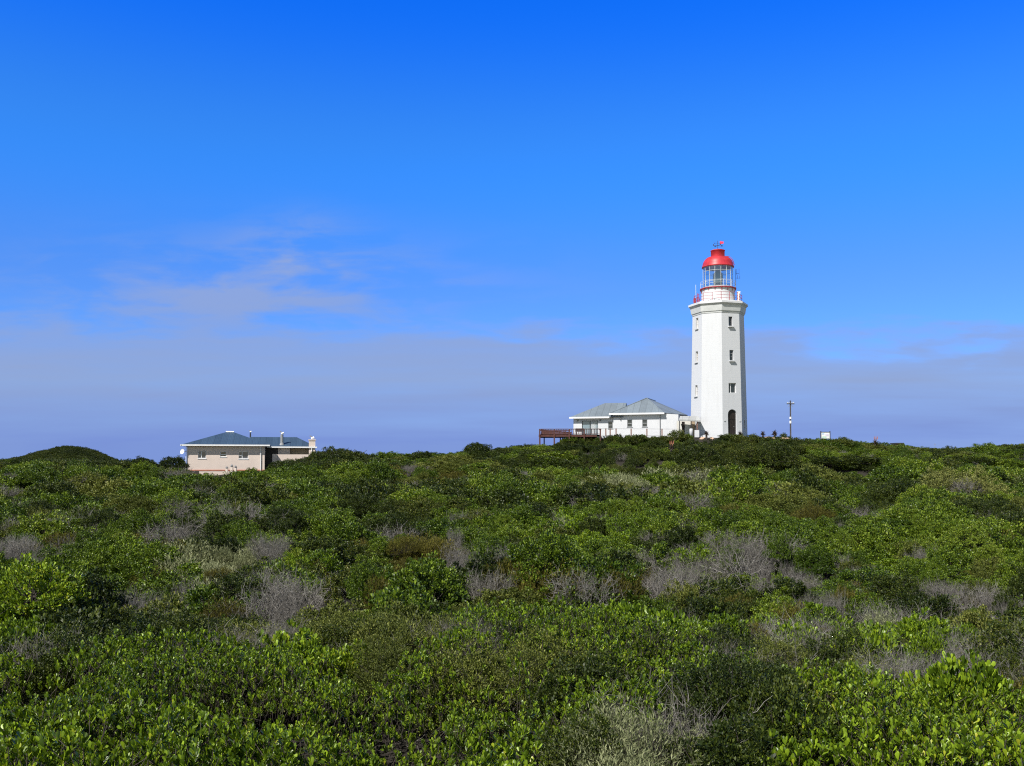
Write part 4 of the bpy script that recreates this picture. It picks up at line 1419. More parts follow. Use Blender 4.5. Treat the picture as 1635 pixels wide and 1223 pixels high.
def quads(P, Dr, nor, length, width, rg=RNG):
    """small leaves: one folded diamond each"""
    n = len(P)
    Dr = norm(Dr)
    side = norm(np.cross(Dr, nor) + 1e-4)
    nn = np.cross(side, Dr)
    L_ = np.broadcast_to(length, (n,))[:, None]; W_ = np.broadcast_to(width, (n,))[:, None]
    a = P
    b = P + Dr * L_ * 0.55 + side * W_ * 0.5 + nn * W_ * 0.12
    c = P + Dr * L_
    d = P + Dr * L_ * 0.55 - side * W_ * 0.5 + nn * W_ * 0.12
    V = np.stack([a, b, c, d], 1).reshape(-1, 3)
    Q = np.arange(4 * n).reshape(-1, 4)
    return V, Q, np.repeat(rg.random(n), 4)


def twigs(P, Dr, length, r0, rg=RNG, k=5, wander=0.25, droop=0.0):
    """tapering crooked three-sided twigs"""
    n = len(P)
    length = np.broadcast_to(length, (n,))
    d = norm(Dr).copy()
    pts = [P]
    for i in range(k - 1):
        d = norm(d + rg.normal(0, wander, (n, 3)) + np.array([0, 0, -droop]))
        pts.append(pts[-1] + d * (length / (k - 1))[:, None])
    pts = np.stack(pts, 1)
    a = norm(np.cross(norm(Dr), np.array([0.3, 0.2, 0.9])) + 1e-3)
    b = np.cross(norm(Dr), a)
    rr = np.broadcast_to(r0, (n,))[:, None] * np.linspace(1, 0.35, k)[None, :]
    V = []
    for j in range(3):
        an = 2 * math.pi * j / 3
        V.append(pts + (a * math.cos(an) + b * math.sin(an))[:, None, :] * rr[..., None])
    V = np.stack(V, 2).reshape(-1, 3)
    base = (np.arange(n) * k * 3)[:, None, None, None]
    i = (np.arange(k - 1) * 3)[None, :, None, None]
    q = np.array([[0, 1, 4, 3], [1, 2, 5, 4], [2, 0, 3, 5]])[None, None]
    Q = (base + i + q).reshape(-1, 4)
    return V, Q, np.repeat(rg.random(n), k * 3)


def merge(parts):
    V, Q, LV, MI = [], [], [], []
    o = 0
    for (v, q, l, m) in parts:
        V.append(v); Q.append(q + o); LV.append(l); MI.append(np.full(len(q), m)); o += len(v)
    return np.concatenate(V), np.concatenate(Q), np.concatenate(LV), np.concatenate(MI)


def dome_centres(n, r, h, rg, flat=1.0):
    """cluster centres over an uneven dome, fewer towards the ground"""
    d = rnd_dirs(n * 3, rg)
    d = d[d[:, 2] > -0.12][:n]
    lob = 1 + 0.16 * np.sin(d[:, 0] * 5.1 + rg.uniform(0, 6)) * np.cos(d[:, 1] * 4.3 + rg.uniform(0, 6)) + 0.10 * np.sin(d[:, 0] * 11 + d[:, 1] * 9 + rg.uniform(0, 6))
    inn = 1 - 0.42 * rg.random(len(d)) ** 2
    s = (lob * inn)[:, None]
    P = d * s * np.array([r, r, h])
    P[:, 2] = np.maximum(P[:, 2], 0.02)
    N_ = norm(d / np.array([r, r, h]))
    return P, N_


def shrub(sp, r, h, leaf, ncl, per, cr, seed, wood=True, wide=0.66, up=0.25):
    """a leafy shrub: ncl tufts of `per` leaves on an uneven dome, with stems inside"""
    rg = np.random.default_rng(seed)
    C, N_ = dome_centres(ncl, r, h, rg)
    n = len(C)
    size = rg.uniform(0.6, 1.3, n)
    idx = np.repeat(np.arange(n), per)
    off = rnd_dirs(len(idx), rg) * (rg.random(len(idx)) ** 0.45)[:, None] * (cr * size[idx])[:, None]
    off[:, 2] *= 0.75
    P = C[idx] + off
    Dr = off / cr * 0.9 + N_[idx] * 0.5 + np.array([0, 0, up]) + rg.normal(0, 0.35, (len(idx), 3))
    nor = N_[idx] + rg.normal(0, 0.6, (len(idx), 3)) + np.array([0, 0, 0.5])
    L_ = leaf * rg.uniform(0.65, 1.25, len(idx))
    if sp == 'A' and leaf < 0.12 and per < 32:
        v, q, l = leaves(P, Dr, nor, L_, L_ * wide, OBOV if leaf > 0.05 else ELL, rg=rg)
    else:
        v, q, l = quads(P, Dr, nor, L_, L_ * wide, rg=rg)
    parts = [(v, q, l, 0)]
    if wood:
        m = max(6, ncl // 5)
        sel = rg.integers(0, n, m)
        B = C[sel] * np.array([0.15, 0.15, 0.0])
        v, q, l = twigs(B, C[sel] - B, np.linalg.norm(C[sel] - B, axis=1), 0.010 * (r / 0.6), rg, 5, 0.18)
        parts.append((v, q, l, 1))
    return merge(parts)


def twig_bush(r, h, n, th, seed, sub=6):
    """leafless grey brush: stems fanning from the base, each with side twigs"""
    rg = np.random.default_rng(seed)
    a = rg.uniform(0, 2 * np.pi, n); rad = np.sqrt(rg.random(n)) * r * 0.75
    B = np.stack([np.cos(a) * rad, np.sin(a) * rad, np.zeros(n)], 1)
    D_ = np.stack([np.cos(a) * 0.5, np.sin(a) * 0.5, np.full(n, 0.8)], 1) + rg.normal(0, 0.42, (n, 3))
    L_ = h * rg.uniform(0.7, 1.1, n)
    v, q, l = twigs(B, D_, L_, th * 1.5, rg, 6, 0.22)
    parts = [(v, q, l, 0)]
    K = v.reshape(n, 6, 3, 3).mean(2)
    for s in range(sub):
        j = rg.integers(2, 6, n)
        S = K[np.arange(n), j]
        Dd = D_ * 0.6 + rg.normal(0, 0.75, (n, 3)) + np.array([0, 0, 0.25])
        v, q, l = twigs(S, Dd, h * rg.uniform(0.22, 0.5, n), th * 0.8, rg, 4, 0.32)
        parts.append((v, q, l, 0))
    return merge(parts)


def fine_bush(sp, r, h, n, seed, blade=0.05, th=0.004, per=10):
    """heath: many upright wands set with needle leaves"""
    rg = np.random.default_rng(seed)
    C, N_ = dome_centres(n, r * 0.92, h * 0.9, rg)
    n = len(C)
    idx = np.repeat(np.arange(n), per)
    t = rg.random(len(idx))
    wd = norm(N_ + np.array([0, 0, 0.9]) + rg.normal(0, .25, (n, 3)))
    P = C[idx] + wd[idx] * ((t - 0.5) * 0.22 * h)[:, None] + rg.normal(0, 0.012 * r / .5, (len(idx), 3))
    Dr = wd[idx] * 1.1 + rnd_dirs(len(idx), rg) * 0.8
    L_ = blade * rg.uniform(0.6, 1.3, len(idx))
    v, q, l = quads(P, Dr, rnd_dirs(len(idx), rg), L_, np.maximum(th, L_ * 0.2), rg=rg)
    parts = [(v, q, l, 0)]
    m = n // 3
    B = C[:m] * np.array([0.3, 0.3, 0.0])
    v, q, l = twigs(B, C[:m] - B, np.linalg.norm(C[:m] - B, axis=1), 0.006, rg, 4, 0.12)
    parts.append((v, q, l, 1))
    return merge(parts)


def sprig(seed, leaf=0.062, n=13):
    """one leafy shoot of the broad-leaved bush: obovate leaves standing round a stem"""
    rg = np.random.default_rng(seed)
    i = np.arange(n)
    a = i * 2.399 + rg.uniform(-0.3, 0.3, n)
    z = -0.09 * (1 - i / n) + 0.01
    el = np.radians(rg.uniform(28, 50, n) + 32 * i / n)
    Dr = np.stack([np.cos(a) * np.cos(el), np.sin(a) * np.cos(el), np.sin(el)], 1)
    P = np.stack([np.cos(a) * .006, np.sin(a) * .006, z], 1)
    upv = np.stack([-np.cos(a) * np.sin(el), -np.sin(a) * np.sin(el), np.cos(el)], 1) + rg.normal(0, .25, (n, 3))
    L_ = leaf * rg.uniform(0.7, 1.2, n) * (1.0 - 0.35 * (i / n) ** 3)
    v, q, l = leaves(P, Dr, upv, L_, L_ * rg.uniform(.42, .56, n), OBOV, 0.22, rg.uniform(-.05, .22), rg)
    parts = [(v, q, l, 0)]
    v, q, l = twigs(np.array([[0, 0, 0.0]]), np.array([[rg.normal(0, .25), rg.normal(0, .25), -1.0]]), 0.34, 0.005, rg, 5, .15)
    parts.append((v, q, l, 1))
    return merge(parts)


def me_of(name, data, sp):
    V, Q, LV, MI = data
    return mesh_np(name, V, Q, [LEAF[sp], M['wood']], LV, MI)


# prototypes per species and level of detail, kept in collections that are not linked to the scene
NAMES = {'A': 'broad_leaf_scrub', 'B': 'dark_leaf_scrub', 'G': 'green_leaf_scrub', 'C': 'grey_twig_brush', 'D': 'golden_heath', 'E': 'pale_scrub', 'K': 'olive_scrub'}
PROTO = {}


def protos(sp, lod):
    key = (sp, lod)
    if key in PROTO: return PROTO[key]
    c = bpy.data.collections.new('source_%s_%d' % (sp, lod))
    s0 = ord(sp) * 100 + lod * 10
    nv = {0: 4, 1: 4, 2: 5, 9: 6}[lod]
    for i in range(nv):
        s = s0 + i
        if lod == 9:
            d = sprig(s)
        elif lod == 0:                                     # r 0.5 h 0.5, near
            if sp == 'C': d = twig_bush(.5, .55, 90, .0030, s, 7)
            elif sp in 'DE': d = fine_bush(sp, .5, .5, 750, s, .034 if sp == 'E' else .045, .004, 12)
            elif sp == 'A': d = shrub(sp, .5, .5, .058, 240, 14, .055, s, wide=.52, up=.6)
            elif sp == 'K': d = shrub(sp, .5, .5, .024, 300, 46, .065, s, wide=.5)
            else: d = shrub(sp, .5, .5, .026, 300, 50, .07, s)
        elif lod == 1:                                     # r 0.8 h 0.7, 16 to 45 m
            if sp == 'C': d = twig_bush(.8, .75, 110, .0055, s, 7)
            elif sp in 'DE': d = fine_bush(sp, .8, .7, 700, s, .075, .010, 9)
            elif sp == 'A': d = shrub(sp, .8, .7, .062, 175, 28, .10, s, wide=.52, up=.5)
            elif sp == 'K': d = shrub(sp, .8, .7, .046, 215, 56, .105, s)
            else: d = shrub(sp, .8, .7, .046, 215, 60, .105, s)
        else:                                              # r 1.3 h 0.9, beyond 45 m
            if sp == 'C': d = twig_bush(1.3, .95, 120, .011, s, 6)
            elif sp in 'DE': d = fine_bush(sp, 1.3, .9, 600, s, .12, .022, 7)
            else: d = shrub(sp, 1.3, 1.0, .078, 200, 60, .19, s)
        me = me_of('%s_source' % NAMES[sp], d, sp)
        o = bpy.data.objects.new('%s_%d_%d' % (NAMES[sp], lod, i), me)
        c.objects.link(o)
    PROTO[key] = (c, nv)
    return PROTO[key]


def gn_group(col, nvar):
    ng = bpy.data.node_groups.new('scatter_' + col.name, 'GeometryNodeTree')
    ng.interface.new_socket('Geometry', in_out='INPUT', socket_type='NodeSocketGeometry')
    ng.interface.new_socket('Geometry', in_out='OUTPUT', socket_type='NodeSocketGeometry')
    N, L = ng.nodes.new, ng.links.new
    gi, go = N('NodeGroupInput'), N('NodeGroupOutput')
    ci = N('GeometryNodeCollectionInfo')
    ci.inputs['Collection'].default_value = col
    ci.inputs['Separate Children'].default_value = True
    ci.inputs['Reset Children'].default_value = True
    iop = N('GeometryNodeInstanceOnPoints')
    iop.inputs['Pick Instance'].default_value = True
    L(gi.outputs[0], iop.inputs['Points']); L(ci.outputs[0], iop.inputs['Instance'])

    def attr(name, ty):
        a = N('GeometryNodeInputNamedAttribute'); a.data_type = ty; a.inputs['Name'].default_value = name
        return a.outputs['Attribute']
    L(attr('idx', 'INT'), iop.inputs['Instance Index'])
    L(attr('rot', 'FLOAT_VECTOR'), iop.inputs['Rotation'])
    L(attr('scl', 'FLOAT_VECTOR'), iop.inputs['Scale'])
    L(iop.outputs[0], go.inputs[0])
    return ng


def scatter(o, col, nvar, P, rot, scl, idx):
    """fill object o's mesh with points carrying rot / scl / idx"""
    me = o.data
    n = len(P)
    me.vertices.add(n); me.vertices.foreach_set('co', np.ascontiguousarray(P, np.float32).ravel())
    for name, ty, val in (('rot', 'FLOAT_VECTOR', rot), ('scl', 'FLOAT_VECTOR', scl)):
        a = me.attributes.new(name, ty, 'POINT'); a.data.foreach_set('vector', np.ascontiguousarray(val, np.float32).ravel())
    a = me.attributes.new('idx', 'INT', 'POINT'); a.data.foreach_set('value', np.ascontiguousarray(idx, np.int32))
    md = o.modifiers.new('scatter', 'NODES')
    md.node_group = gn_group(col, nvar)


def stuff_obj(name, label, col, nvar, P, rot, scl, idx):
    me = bpy.data.meshes.new(name)
    o = bpy.data.objects.new(name, me); COL.objects.link(o)
    tag(o, label, None, kind='stuff')
    scatter(o, col, nvar, P, rot, scl, idx)
    return o


# what grows where, read off the photograph: u, v, half width, half height, species
PATCH = [
    (1165, 1125, 120, 70, 'B'), (1100, 1190, 90, 40, 'B'), (800, 1040, 120, 24, 'K'), (900, 1060, 70, 24, 'B'), (968, 1205, 108, 62, 'E'),
    (500, 1212, 34, 12, 'C'), (150, 1000, 90, 26, 'B'), (30, 1000, 45, 20, 'A'), (180, 985, 22, 14, 'C'),
    (440, 1022, 110, 16, 'C'), (320, 985, 50, 22, 'B'), (350, 965, 45, 28, 'G'), (430, 960, 50, 26, 'C'), (520, 990, 60, 24, 'K'), (70, 925, 45, 10, 'E'),
    (60, 965, 100, 24, 'G'), (130, 945, 90, 20, 'G'), (215, 915, 70, 34, 'G'), (150, 880, 55, 34, 'G'), (30, 890, 40, 40, 'C'), (100, 850, 50, 22, 'C'),
    (265, 845, 26, 26, 'C'), (330, 905, 50, 34, 'E'), (415, 915, 60, 28, 'C'), (390, 885, 40, 18, 'E'), (225, 858, 26, 9, 'D'), (250, 878, 26, 10, 'D'),
    (225, 820, 28, 14, 'K'), (300, 815, 34, 22, 'C'), (330, 825, 20, 20, 'G'), (380, 830, 40, 16, 'C'), (680, 858, 64, 12, 'D'), (590, 910, 46, 26, 'C'),
    (690, 890, 60, 20, 'C'), (640, 908, 38, 12, 'D'), (850, 885, 80, 30, 'G'), (960, 880, 60, 24, 'G'), (780, 945, 70, 20, 'K'), (870, 952, 60, 22, 'B'),
    (620, 955, 40, 18, 'G'), (680, 970, 40, 20, 'C'), (650, 1000, 50, 20, 'K'), (600, 1040, 40, 12, 'K'), (915, 950, 24, 18, 'D'), (940, 955, 26, 20, 'C'),
    (1015, 918, 34, 24, 'D'), (1062, 912, 40, 26, 'C'), (1030, 945, 60, 14, 'G'), (1060, 870, 50, 16, 'C'), (1180, 890, 70, 34, 'C'), (1130, 870, 60, 22, 'C'),
    (1150, 935, 50, 26, 'B'), (1385, 895, 50, 24, 'C'), (1365, 925, 28, 12, 'D'), (1260, 960, 30, 12, 'D'), (1310, 950, 40, 20, 'C'), (1180, 985, 50, 24, 'C'),
    (1380, 975, 34, 14, 'E'), (1380, 1005, 50, 26, 'C'), (1340, 1000, 40, 18, 'D'), (1500, 1000, 40, 22, 'A'), (1440, 930, 60, 24, 'B'), (1560, 1020, 60, 30, 'C'),
    (1590, 960, 60, 30, 'B'), (1470, 1075, 70, 22, 'C'), (1540, 1085, 50, 18, 'C'), (1600, 1070, 44, 26, 'D'), (1480, 1060, 30, 8, 'D'), (1260, 1045, 50, 14, 'C'), (1390, 1050, 50, 20, 'C'),
    (1500, 845, 140, 44, 'G'), (1300, 860, 60, 22, 'G'), (1480, 910, 60, 24, 'C'), (1585, 905, 60, 22, 'C'), (1520, 880, 60, 20, 'G'),
    (1260, 815, 60, 24, 'K'), (1300, 830, 34, 16, 'B'), (1420, 790, 70, 30, 'B'), (1400, 765, 80, 14, 'G'), (1590, 830, 50, 30, 'B'), (1520, 825, 60, 16, 'B'),
    (1130, 800, 70, 16, 'C'), (1200, 785, 50, 12, 'C'), (1060, 790, 50, 14, 'C'), (1010, 770, 60, 8, 'E'), (1140, 760, 60, 6, 'E'), (1270, 762, 50, 8, 'C'), (1330, 772, 50, 8, 'K'),
    (900, 765, 70, 8, 'G'), (820, 768, 40, 8, 'C'), (700, 775, 50, 10, 'C'), (960, 785, 80, 16, 'K'), (860, 800, 60, 16, 'G'), (740, 800, 60, 14, 'B'), (850, 815, 60, 16, 'B'),
    (380, 762, 50, 8, 'E'), (440, 772, 60, 8, 'G'), (250, 775, 60, 10, 'G'), (170, 765, 60, 10, 'G'), (60, 755, 40, 10, 'G'), (140, 790, 60, 10, 'K'), (170, 760, 16, 8, 'D'),
    (600, 790, 70, 30, 'B'), (660, 830, 50, 18, 'B'), (480, 800, 60, 20, 'G'), (560, 760, 50, 14, 'G'), (680, 745, 40, 10, 'C'), (740, 740, 50, 10, 'K'), (750, 755, 60, 8, 'D'),
    (980, 845, 60, 18, 'A'), (900, 835, 40, 14, 'A'), (700, 925, 40, 14, 'G'), (1440, 870, 60, 16, 'A'), (560, 870, 60, 20, 'B'), (470, 860, 50, 20, 'G'), (480, 880, 50, 14, 'A'),
]
PA = np.array([p[:4] for p in PATCH], float)
PS = [p[4] for p in PATCH]
# top edge of the broad-leaved foreground, photo row by column
FG_U = np.array([-300, 0, 60, 120, 190, 250, 330, 420, 500, 560, 640, 700, 750, 860, 960, 1040, 1110, 1180, 1250, 1340, 1430, 1500, 1560, 1635, 1900], float)
FG_V = np.array([1030, 1035, 1060, 1050, 1030, 1035, 1022, 1035, 1045, 1045, 1040, 1005, 985, 978, 978, 985, 1000, 1025, 1055, 1075, 1090, 1120, 1105, 1095, 1090], float)


def patch_at(u, v):
    """index of the listed patch a point of the picture falls in, or -1"""
    du = (u[:, None] - PA[None, :, 0]) / PA[None, :, 2]
    dv = (v[:, None] - PA[None, :, 1]) / PA[None, :, 3]
    d = du * du + dv * dv + 0.5 * vnoise(u, v, 17.0, 9)[:, None]
    i = d.argmin(1)
    return np.where(d[np.arange(len(u)), i] < 1.0, i, -1)


def species(x, y, u, v, rg):
    """species of the plants standing at x, y and seen at u, v"""
    n = len(x)
    out = np.empty(n, dtype='<U1')
    q = rg.random(n)
    blk = vnoise(x, y, 3.2, 21) + 0.5 * vnoise(x, y, 1.4, 22) + 0.5
    t = np.clip(blk * 0.55 + q * 0.45, 0, 1)
    near = y < 20; far = y > 60
    tabN = [('A', .30), ('C', .50), ('B', .72), ('K', .84), ('E', .90), ('G', 1.1)]
    tabM = [('B', .30), ('C', .44), ('G', .72), ('K', .84), ('A', .92), ('D', .96), ('E', 1.1)]
    tabF = [('B', .34), ('C', .43), ('G', .72), ('K', .88), ('D', .93), ('E', 1.1)]
    for tab, m in ((tabN, near), (tabM, ~near & ~far), (tabF, far)):
        cls = np.full(n, tab[-1][0])
        for s, lim in reversed(tab): cls = np.where(t < lim, s, cls)
        out[m] = cls[m]
    # slope below the white house: one low dark thicket
    sl = (y > 92) & (u > 790) & (u < 1300)
    out[sl] = np.where(q[sl] < .74, 'B', np.where(q[sl] < .90, 'G', np.where(q[sl] < .96, 'K', 'C')))
    dm = (y > 95) & (((u > 440) & (u < 600)) | (u < 200))
    out[dm] = np.where(q[dm] < .86, 'B', 'G')
    pi = patch_at(u, v)
    keep = (pi >= 0) & (rg.random(n) < np.array([.46 if p == 'C' else .88 for p in PS])[pi])
    for i in np.nonzero(keep)[0]: out[i] = PS[pi[i]]
    # grey brush threaded through the near scrub, most of it on the right
    p = np.where(u > 880, .34, .15) * np.clip((36 - y) / 8, 0, 1) * (y > 12.5) * (v < 1075)
    mix = (rg.random(n) < p) & (pi < 0) | (rg.random(n) < p * .45)
    out[mix] = 'C'
    gold = (rg.random(n) < .05) & (y > 14) & (y < 40)
    out[gold] = 'D'
    # paler, mixed low growth on the bench at the foot of the knoll
    b = (y > 74) & (y < 92.5) & (u > 690) & (u < 1420) & (pi < 0)
    w = rg.random(n)
    out[b] = np.select([w[b] < .24, w[b] < .56, w[b] < .80, w[b] < .92], ['E', 'K', 'G', 'C'], 'D')
    return out, pi


def blocked(x, y):
    """no scrub inside the buildings or on their levelled ground"""
    u = U_AXIS + F * x / y
    a = (y > 104.4) & (u > 1095) & (u < 1200)
    a |= (y > 104.1) & (u > 850) & (u <= 1095)
    a |= (y > 105.5) & (u > 1190) & (u < 1290)
    a |= (y > 106.2) & (u > 850) & (u <= 935)
    a |= (y > 110.4) & (y < 126) & (u > 292) & (u < 505)
    return a


def grow():
    rg = np.random.default_rng(5)
    groups = {}

    def add(sp, lod, P, rot, scl, idx):
        groups.setdefault((sp, lod), []).append((P, rot, scl, idx))

    # --- stands of shrubs, spacing and size growing with distance
    rings = [(5.0, 17.0, .46, .5, 0), (15.5, 56.0, .90, .8, 1), (54.5, 107.0, 1.50, 1.3, 2), (107.0, 134.0, 1.7, 1.3, 2)]
    for (d0, d1, step, rp, lod) in rings:
        hw = 0.62 * d1 + 3
        gx, gy = np.meshgrid(np.arange(-hw, hw, step), np.arange(d0, d1, step))
        x = (gx + rg.uniform(-.5, .5, gx.shape) * step).ravel(); y = (gy + rg.uniform(-.5, .5, gy.shape) * step).ravel()
        m = np.abs(x) < 0.61 * y + 2.5
        x, y = x[m], y[m]
        top = canopy(x, y)
        u, v = project(x, y, top)
        sp, pi = species(x, y, u, v, rg)
        ok = ~blocked(x, y)
        if lod == 0:                                        # broad-leaved carpet is laid shoot by shoot below
            fg = (v > np.interp(u, FG_U, FG_V))
            ok &= ~(fg & ((pi < 0) | (sp == 'A')))
        if y.min() > 106:
            ok &= (u < 880) | (u > 1290)
        x, y, top, sp, u, v = x[ok], y[ok], top[ok], sp[ok], u[ok], v[ok]
        g = ground(x, y)
        n = len(x)
        ridge = 1.38 * np.clip((y - 92) / 6, 0, 1)
        sl = (y > 93) & (u > 800) & (u < 1290)
        amp = np.where(lod == 0, .20, np.where(lod == 1, .56, .74)) * (1 - .6 * ridge) * np.where(sl, .35, 1)
        big = rg.normal(0, 1, n) * .5 + vnoise(x, y, 4.5, 31) * 2.2 - .15
        dune = (y > 112) & (u < 260)
        amp = np.where(dune, .12, amp)
        cot = (y > 84) & (u > 290) & (u < 425)
        brow = (y > 99) & (u > 845) & (u < 1100)
        amp = np.where(cot, .10, np.where(brow, .06, amp))
        ht = np.maximum(top - g, .35) + amp * big - .25 * dune - .25 * cot - .12 * brow
        low = np.isin(sp, ['D', 'E', 'C'])
        ht = np.clip(ht - .10 * low, .28, 2.2)
        rr = rp * np.clip(rg.lognormal(0, .36, n), .5, 2.2) * (1 + .25 * np.clip(big, -1, 1))
        rr = rr * np.where(sl, .75, 1)
        rr = rr * np.where(sp == 'C', .66, 1) * np.where((lod == 1) & (y < 34), .86, 1)
        rr = np.minimum(rr, rp * (1.25 if lod == 0 else 1.45 if lod == 1 else 2.0))
        hp = {0: .5, 1: .7, 2: .9}[lod]
        zs = np.clip(ht / hp, .55, 1.15 * np.maximum(rr / rp, .8))
        foot = np.maximum(g - .05, g + ht - zs * hp)
        scl = np.stack([rr / rp * rg.uniform(.85, 1.2, n), rr / rp * rg.uniform(.85, 1.2, n), zs], 1)
        rot = np.stack([rg.normal(0, .06, n), rg.normal(0, .06, n), rg.uniform(0, 2 * np.pi, n)], 1)
        P = np.stack([x, y, foot], 1)
        for s in np.unique(sp):
            k = sp == s
            c, nv = protos(str(s), lod)
            add(str(s), lod, P[k], rot[k], scl[k], rg.integers(0, nv, k.sum()))

    # --- low growth on the brow in front of the terrace and under the deck
    n = 330
    u0 = rg.uniform(846, 1100, n); y = rg.uniform(103.4, 106.9, n)
    x = (u0 - U_AXIS) / F * y
    g = ground(x, y)
    q = rg.random(n)
    for s_, lo, hi in (('B', 0, .62), ('G', .62, .86), ('K', .86, 1.1)):
        k = (q >= lo) & (q < hi); m = int(k.sum())
        c, nv = protos(s_, 1)
        rs = rg.uniform(.45, .85, m)
        add(s_, 1, np.stack([x[k], y[k], g[k] - .08], 1), np.stack([rg.normal(0, .06, m), rg.normal(0, .06, m), rg.uniform(0, 6.28, m)], 1),
            np.stack([rs, rs, rg.uniform(.5, .85, m)], 1), rg.integers(0, nv, m))

    # --- close low thicket over the rounded dune at the left
    n = 900
    cx, cy = Pt(115, 742, 126).x, 126.0
    a = rg.uniform(0, 2 * np.pi, n); rad = np.sqrt(rg.random(n))
    x = cx + np.cos(a) * rad * 7.2; y = cy + np.sin(a) * rad * 8.0
    g = ground(x, y)
    c, nv = protos('B', 1)
    rs = rg.uniform(.8, 1.25, n)
    add('B', 1, np.stack([x, y, g + .15], 1), np.stack([rg.normal(0, .08, n), rg.normal(0, .08, n), rg.uniform(0, 6.28, n)], 1),
        np.stack([rs, rs, rg.uniform(.75, 1.0, n)], 1), rg.integers(0, nv, n))

    # --- broad-leaved foreground, shoot by shoot on an undulating canopy
    A = []
    hw = 0.61 * 15 + 2.5
    for (dens, drop, jit) in ((140, 0.0, .06), (75, .17, .06), (80, .36, .08)):
        N0 = int(dens * 2 * hw * 10.5)
        x = rg.uniform(-hw, hw, N0); y = rg.uniform(4.6, 15.1, N0)
        m = np.abs(x) < .61 * y + 1.6
        x, y = x[m], y[m]
        bump = .36 * vnoise(x, y, 1.5, 41) + .24 * vnoise(x, y, .62, 42) + .12 * vnoise(x, y, .28, 43)
        z = canopy(x, y) + bump - drop + rg.normal(0, jit, len(x))
        u, v = project(x, y, canopy(x, y))
        pi = patch_at(u, v)
        ok = (v > np.interp(u, FG_U, FG_V) + rg.normal(0, 4, len(x))) & ((pi < 0) | np.array([PS[i] == 'A' for i in pi]))
        # gaps between the bushes
        gap = vnoise(x, y, .9, 51) + .6 * vnoise(x, y, .4, 52)
        if drop < .3: ok &= gap > (-.10 if drop == 0 else -.26)
        P = np.stack([x, y, z], 1)[ok]
        n = len(P)
        gx = (vnoise(P[:, 0] + .15, P[:, 1], 1.5, 41) - vnoise(P[:, 0] - .15, P[:, 1], 1.5, 41)) * .9
        gy = (vnoise(P[:, 0], P[:, 1] + .15, 1.5, 41) - vnoise(P[:, 0], P[:, 1] - .15, 1.5, 41)) * .9
        rot = np.stack([gy * 1.2 + rg.normal(0, .26, n), -gx * 1.2 + rg.normal(0, .26, n), rg.uniform(0, 2 * np.pi, n)], 1)
        rot[:, 0] *= 1
        sc = rg.uniform(.8, 1.3, n) * np.interp(P[:, 1], [6.5, 7.6, 9.5], [1.12, .95, .74]) * (1 + .25 * vnoise(P[:, 0], P[:, 1], 1.1, 61))
        A.append((P, rot, np.stack([sc] * 3, 1)))
    c, nv = protos('A', 9)
    P = np.concatenate([a[0] for a in A]); rot = np.concatenate([a[1] for a in A]); scl = np.concatenate([a[2] for a in A])
    add('A', 9, P, rot, scl, rg.integers(0, nv, len(P)))

    label = {('A', 9): 'mass of broad leaved bright green bushes filling the foreground',
             'A': 'broad leaved green scrub', 'B': 'dark small leaved scrub', 'G': 'fresh green rounded scrub', 'C': 'leafless grey twiggy brush',
             'D': 'golden brown heath', 'E': 'pale grey green scrub', 'K': 'olive green scrub'}
    zone = {0: 'growing among the nearest bushes', 1: 'covering the middle distance', 2: 'covering the far slope up to the ridge'}
    tot = 0
    for (s, lod), L_ in sorted(groups.items()):
        P, rot, scl, idx = (np.concatenate([a[i] for a in L_]) for i in range(4))
        tot += len(P)
        c, nv = protos(s, lod)
        lab = label[(s, lod)] if (s, lod) in label else '%s %s' % (label[s], zone[lod])
        stuff_obj(NAMES[s] if lod != 9 else 'foreground_scrub', lab, c, nv, P, rot, scl, idx)
    print('scrub instances', tot)


grow()


# --- bushes one can point to: each a plant of its own
def bush(u, v_top, v_base, D, half_w, sp, seed, lab, cat='bush', group=None, name='bush', lod=2):
    """v_top, v_base: photo rows of its crown and foot at distance D; half_w: half its width in photo pixels"""
    top, foot = Pt(u, v_top, D), Pt(u, v_base, D)
    r = half_w / F * D
    h = top.z - foot.z
    area = 2 * math.pi * r * max(r, h)
    T = tag(empty(name, foot), lab, cat, group)
    if sp == 'C':
        d = twig_bush(r, h, int(30 + area * 9), .0035 + .00010 * D, seed, 8)
        V, Q, LV, MI = d
        mesh = mesh_np('branches', V, Q, [LEAF['C']], LV)
        o = bpy.data.objects.new('branches', mesh); COL.objects.link(o); o.parent = T
        return T
    leaf = min(.10, max(.024, .0013 * D))
    if sp in 'DE' and D < 60:
        d = fine_bush(sp, r, h, int(area * 420 / max(1, D / 14)), seed, max(.036, .002 * D), .0035 + .0001 * D, 12)
    else:
        per = 44
        n = int(area * 2.4 / (leaf * leaf * .33 * per))
        d = shrub(sp, r, h, leaf, n, per, max(.06, leaf * 2.3), seed)
    V, Q, LV, MI = d
    # crown and wood as two parts
    for nm, k, mt in (('foliage', 0, LEAF[sp]), ('stems', 1, M['wood'])):
        q = Q[MI == k]
        if not len(q): continue
        ids = np.unique(q)
        mp = np.full(len(V), -1); mp[ids] = np.arange(len(ids))
        me = mesh_np(nm, V[ids], mp[q], [mt], LV[ids])
        o = bpy.data.objects.new(nm, me); COL.objects.link(o); o.parent = T
    return T


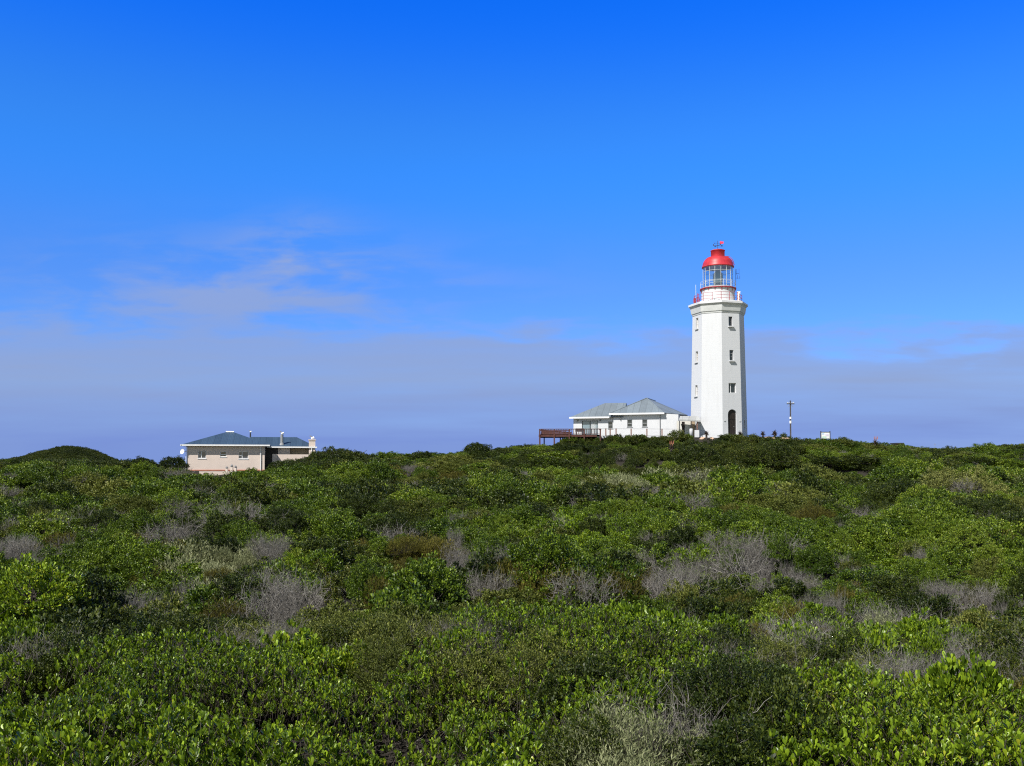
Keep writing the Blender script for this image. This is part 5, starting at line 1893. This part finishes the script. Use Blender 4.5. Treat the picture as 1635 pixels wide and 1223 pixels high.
bush(763, 709, 722, 105, 22, 'B', 901, 'round dark bush standing alone on the skyline left of the wooden deck')
bush(618, 722.5, 738, 104, 24, 'G', 902, 'low rounded green bush on the skyline right of the cottage')
bush(672, 723, 740, 103, 26, 'B', 903, 'dark spreading bush on the skyline midway between cottage and deck')
bush(278, 730, 746, 106, 22, 'B', 904, 'dark bush touching the left corner of the cottage')
bush(222, 733, 748, 104, 30, 'B', 905, 'ragged dark bush on the low skyline left of the cottage')
bush(540, 719, 748, 104, 58, 'B', 906, 'broad dome of dark scrub hiding the right foot of the cottage')
bush(470, 735, 752, 104.5, 40, 'B', 907, 'dark bush leaning against the cottage yard wall')
bush(1081, 687, 702, 105.2, 15, 'B', 908, 'shaggy dark bush in front of the porch of the white house')
bush(1168, 695, 706, 104.6, 24, 'B', 909, 'low dark bush in front of the lighthouse door')
bush(1018, 696, 704, 104.4, 16, 'B', 910, 'small bush against the white terrace wall')
bush(1250, 694, 706, 107, 12, 'B', 911, 'dark bush just left of the utility pole')
bush(1201, 694.5, 704, 106.5, 12, 'B', 912, 'small dark bush at the right foot of the lighthouse')
bush(1575, 710, 728, 104, 26, 'G', 913, 'rounded green bush highest on the right skyline')
bush(1515, 716, 732, 103, 28, 'B', 914, 'dark bush on the right skyline left of the rounded green one')
bush(1345, 701, 712, 103.5, 22, 'B', 915, 'dark low bush right of the information board')
bush(1225, 709, 742, 96, 52, 'B', 916, 'large dark bush on the slope below the utility pole')
bush(1110, 712, 742, 97, 40, 'B', 917, 'large dark bush on the slope below the porch')
bush(1510, 752, 812, 62, 44, 'P', 918, 'large pale olive bush at the right, left half')
bush(1562, 756, 815, 61, 46, 'P', 919, 'large pale olive bush at the right, right half')
bush(1541, 764, 792, 60.0, 13, 'C', 920, 'grey bare twigs growing through the large pale olive bush')
bush(1545, 803, 822, 57, 20, 'A', 921, 'small bright yellow green bush below the large pale olive bush')
bush(1445, 768, 806, 64, 56, 'B', 922, 'wide dark green bush left of the large pale olive bush')
bush(1300, 806, 846, 46, 42, 'D', 923, 'dark golden brown bush right of the middle of the scrub')
bush(1178, 868, 915, 27, 34, 'C', 924, 'tangle of grey dead branches right of the middle')
bush(270, 830, 868, 36, 32, 'C', 925, 'pale grey dead brush in the left middle distance')
bush(1062, 895, 938, 25, 26, 'C', 926, 'whitish bare brush beside a golden bush in the middle')
bush(1015, 902, 950, 24.4, 36, 'D', 927, 'golden brown bush beside whitish brush in the middle')
bush(1610, 1045, 1100, 14.5, 46, 'D', 928, 'golden brown bush at the right edge behind the bright foreground')
bush(968, 1140, 1340, 8.0, 96, 'E', 929, 'pale grey green straggly shrub at the bottom edge of the scene')
bush(1160, 1058, 1240, 9.6, 110, 'B', 930, 'large dark small leaved bush in the right foreground')
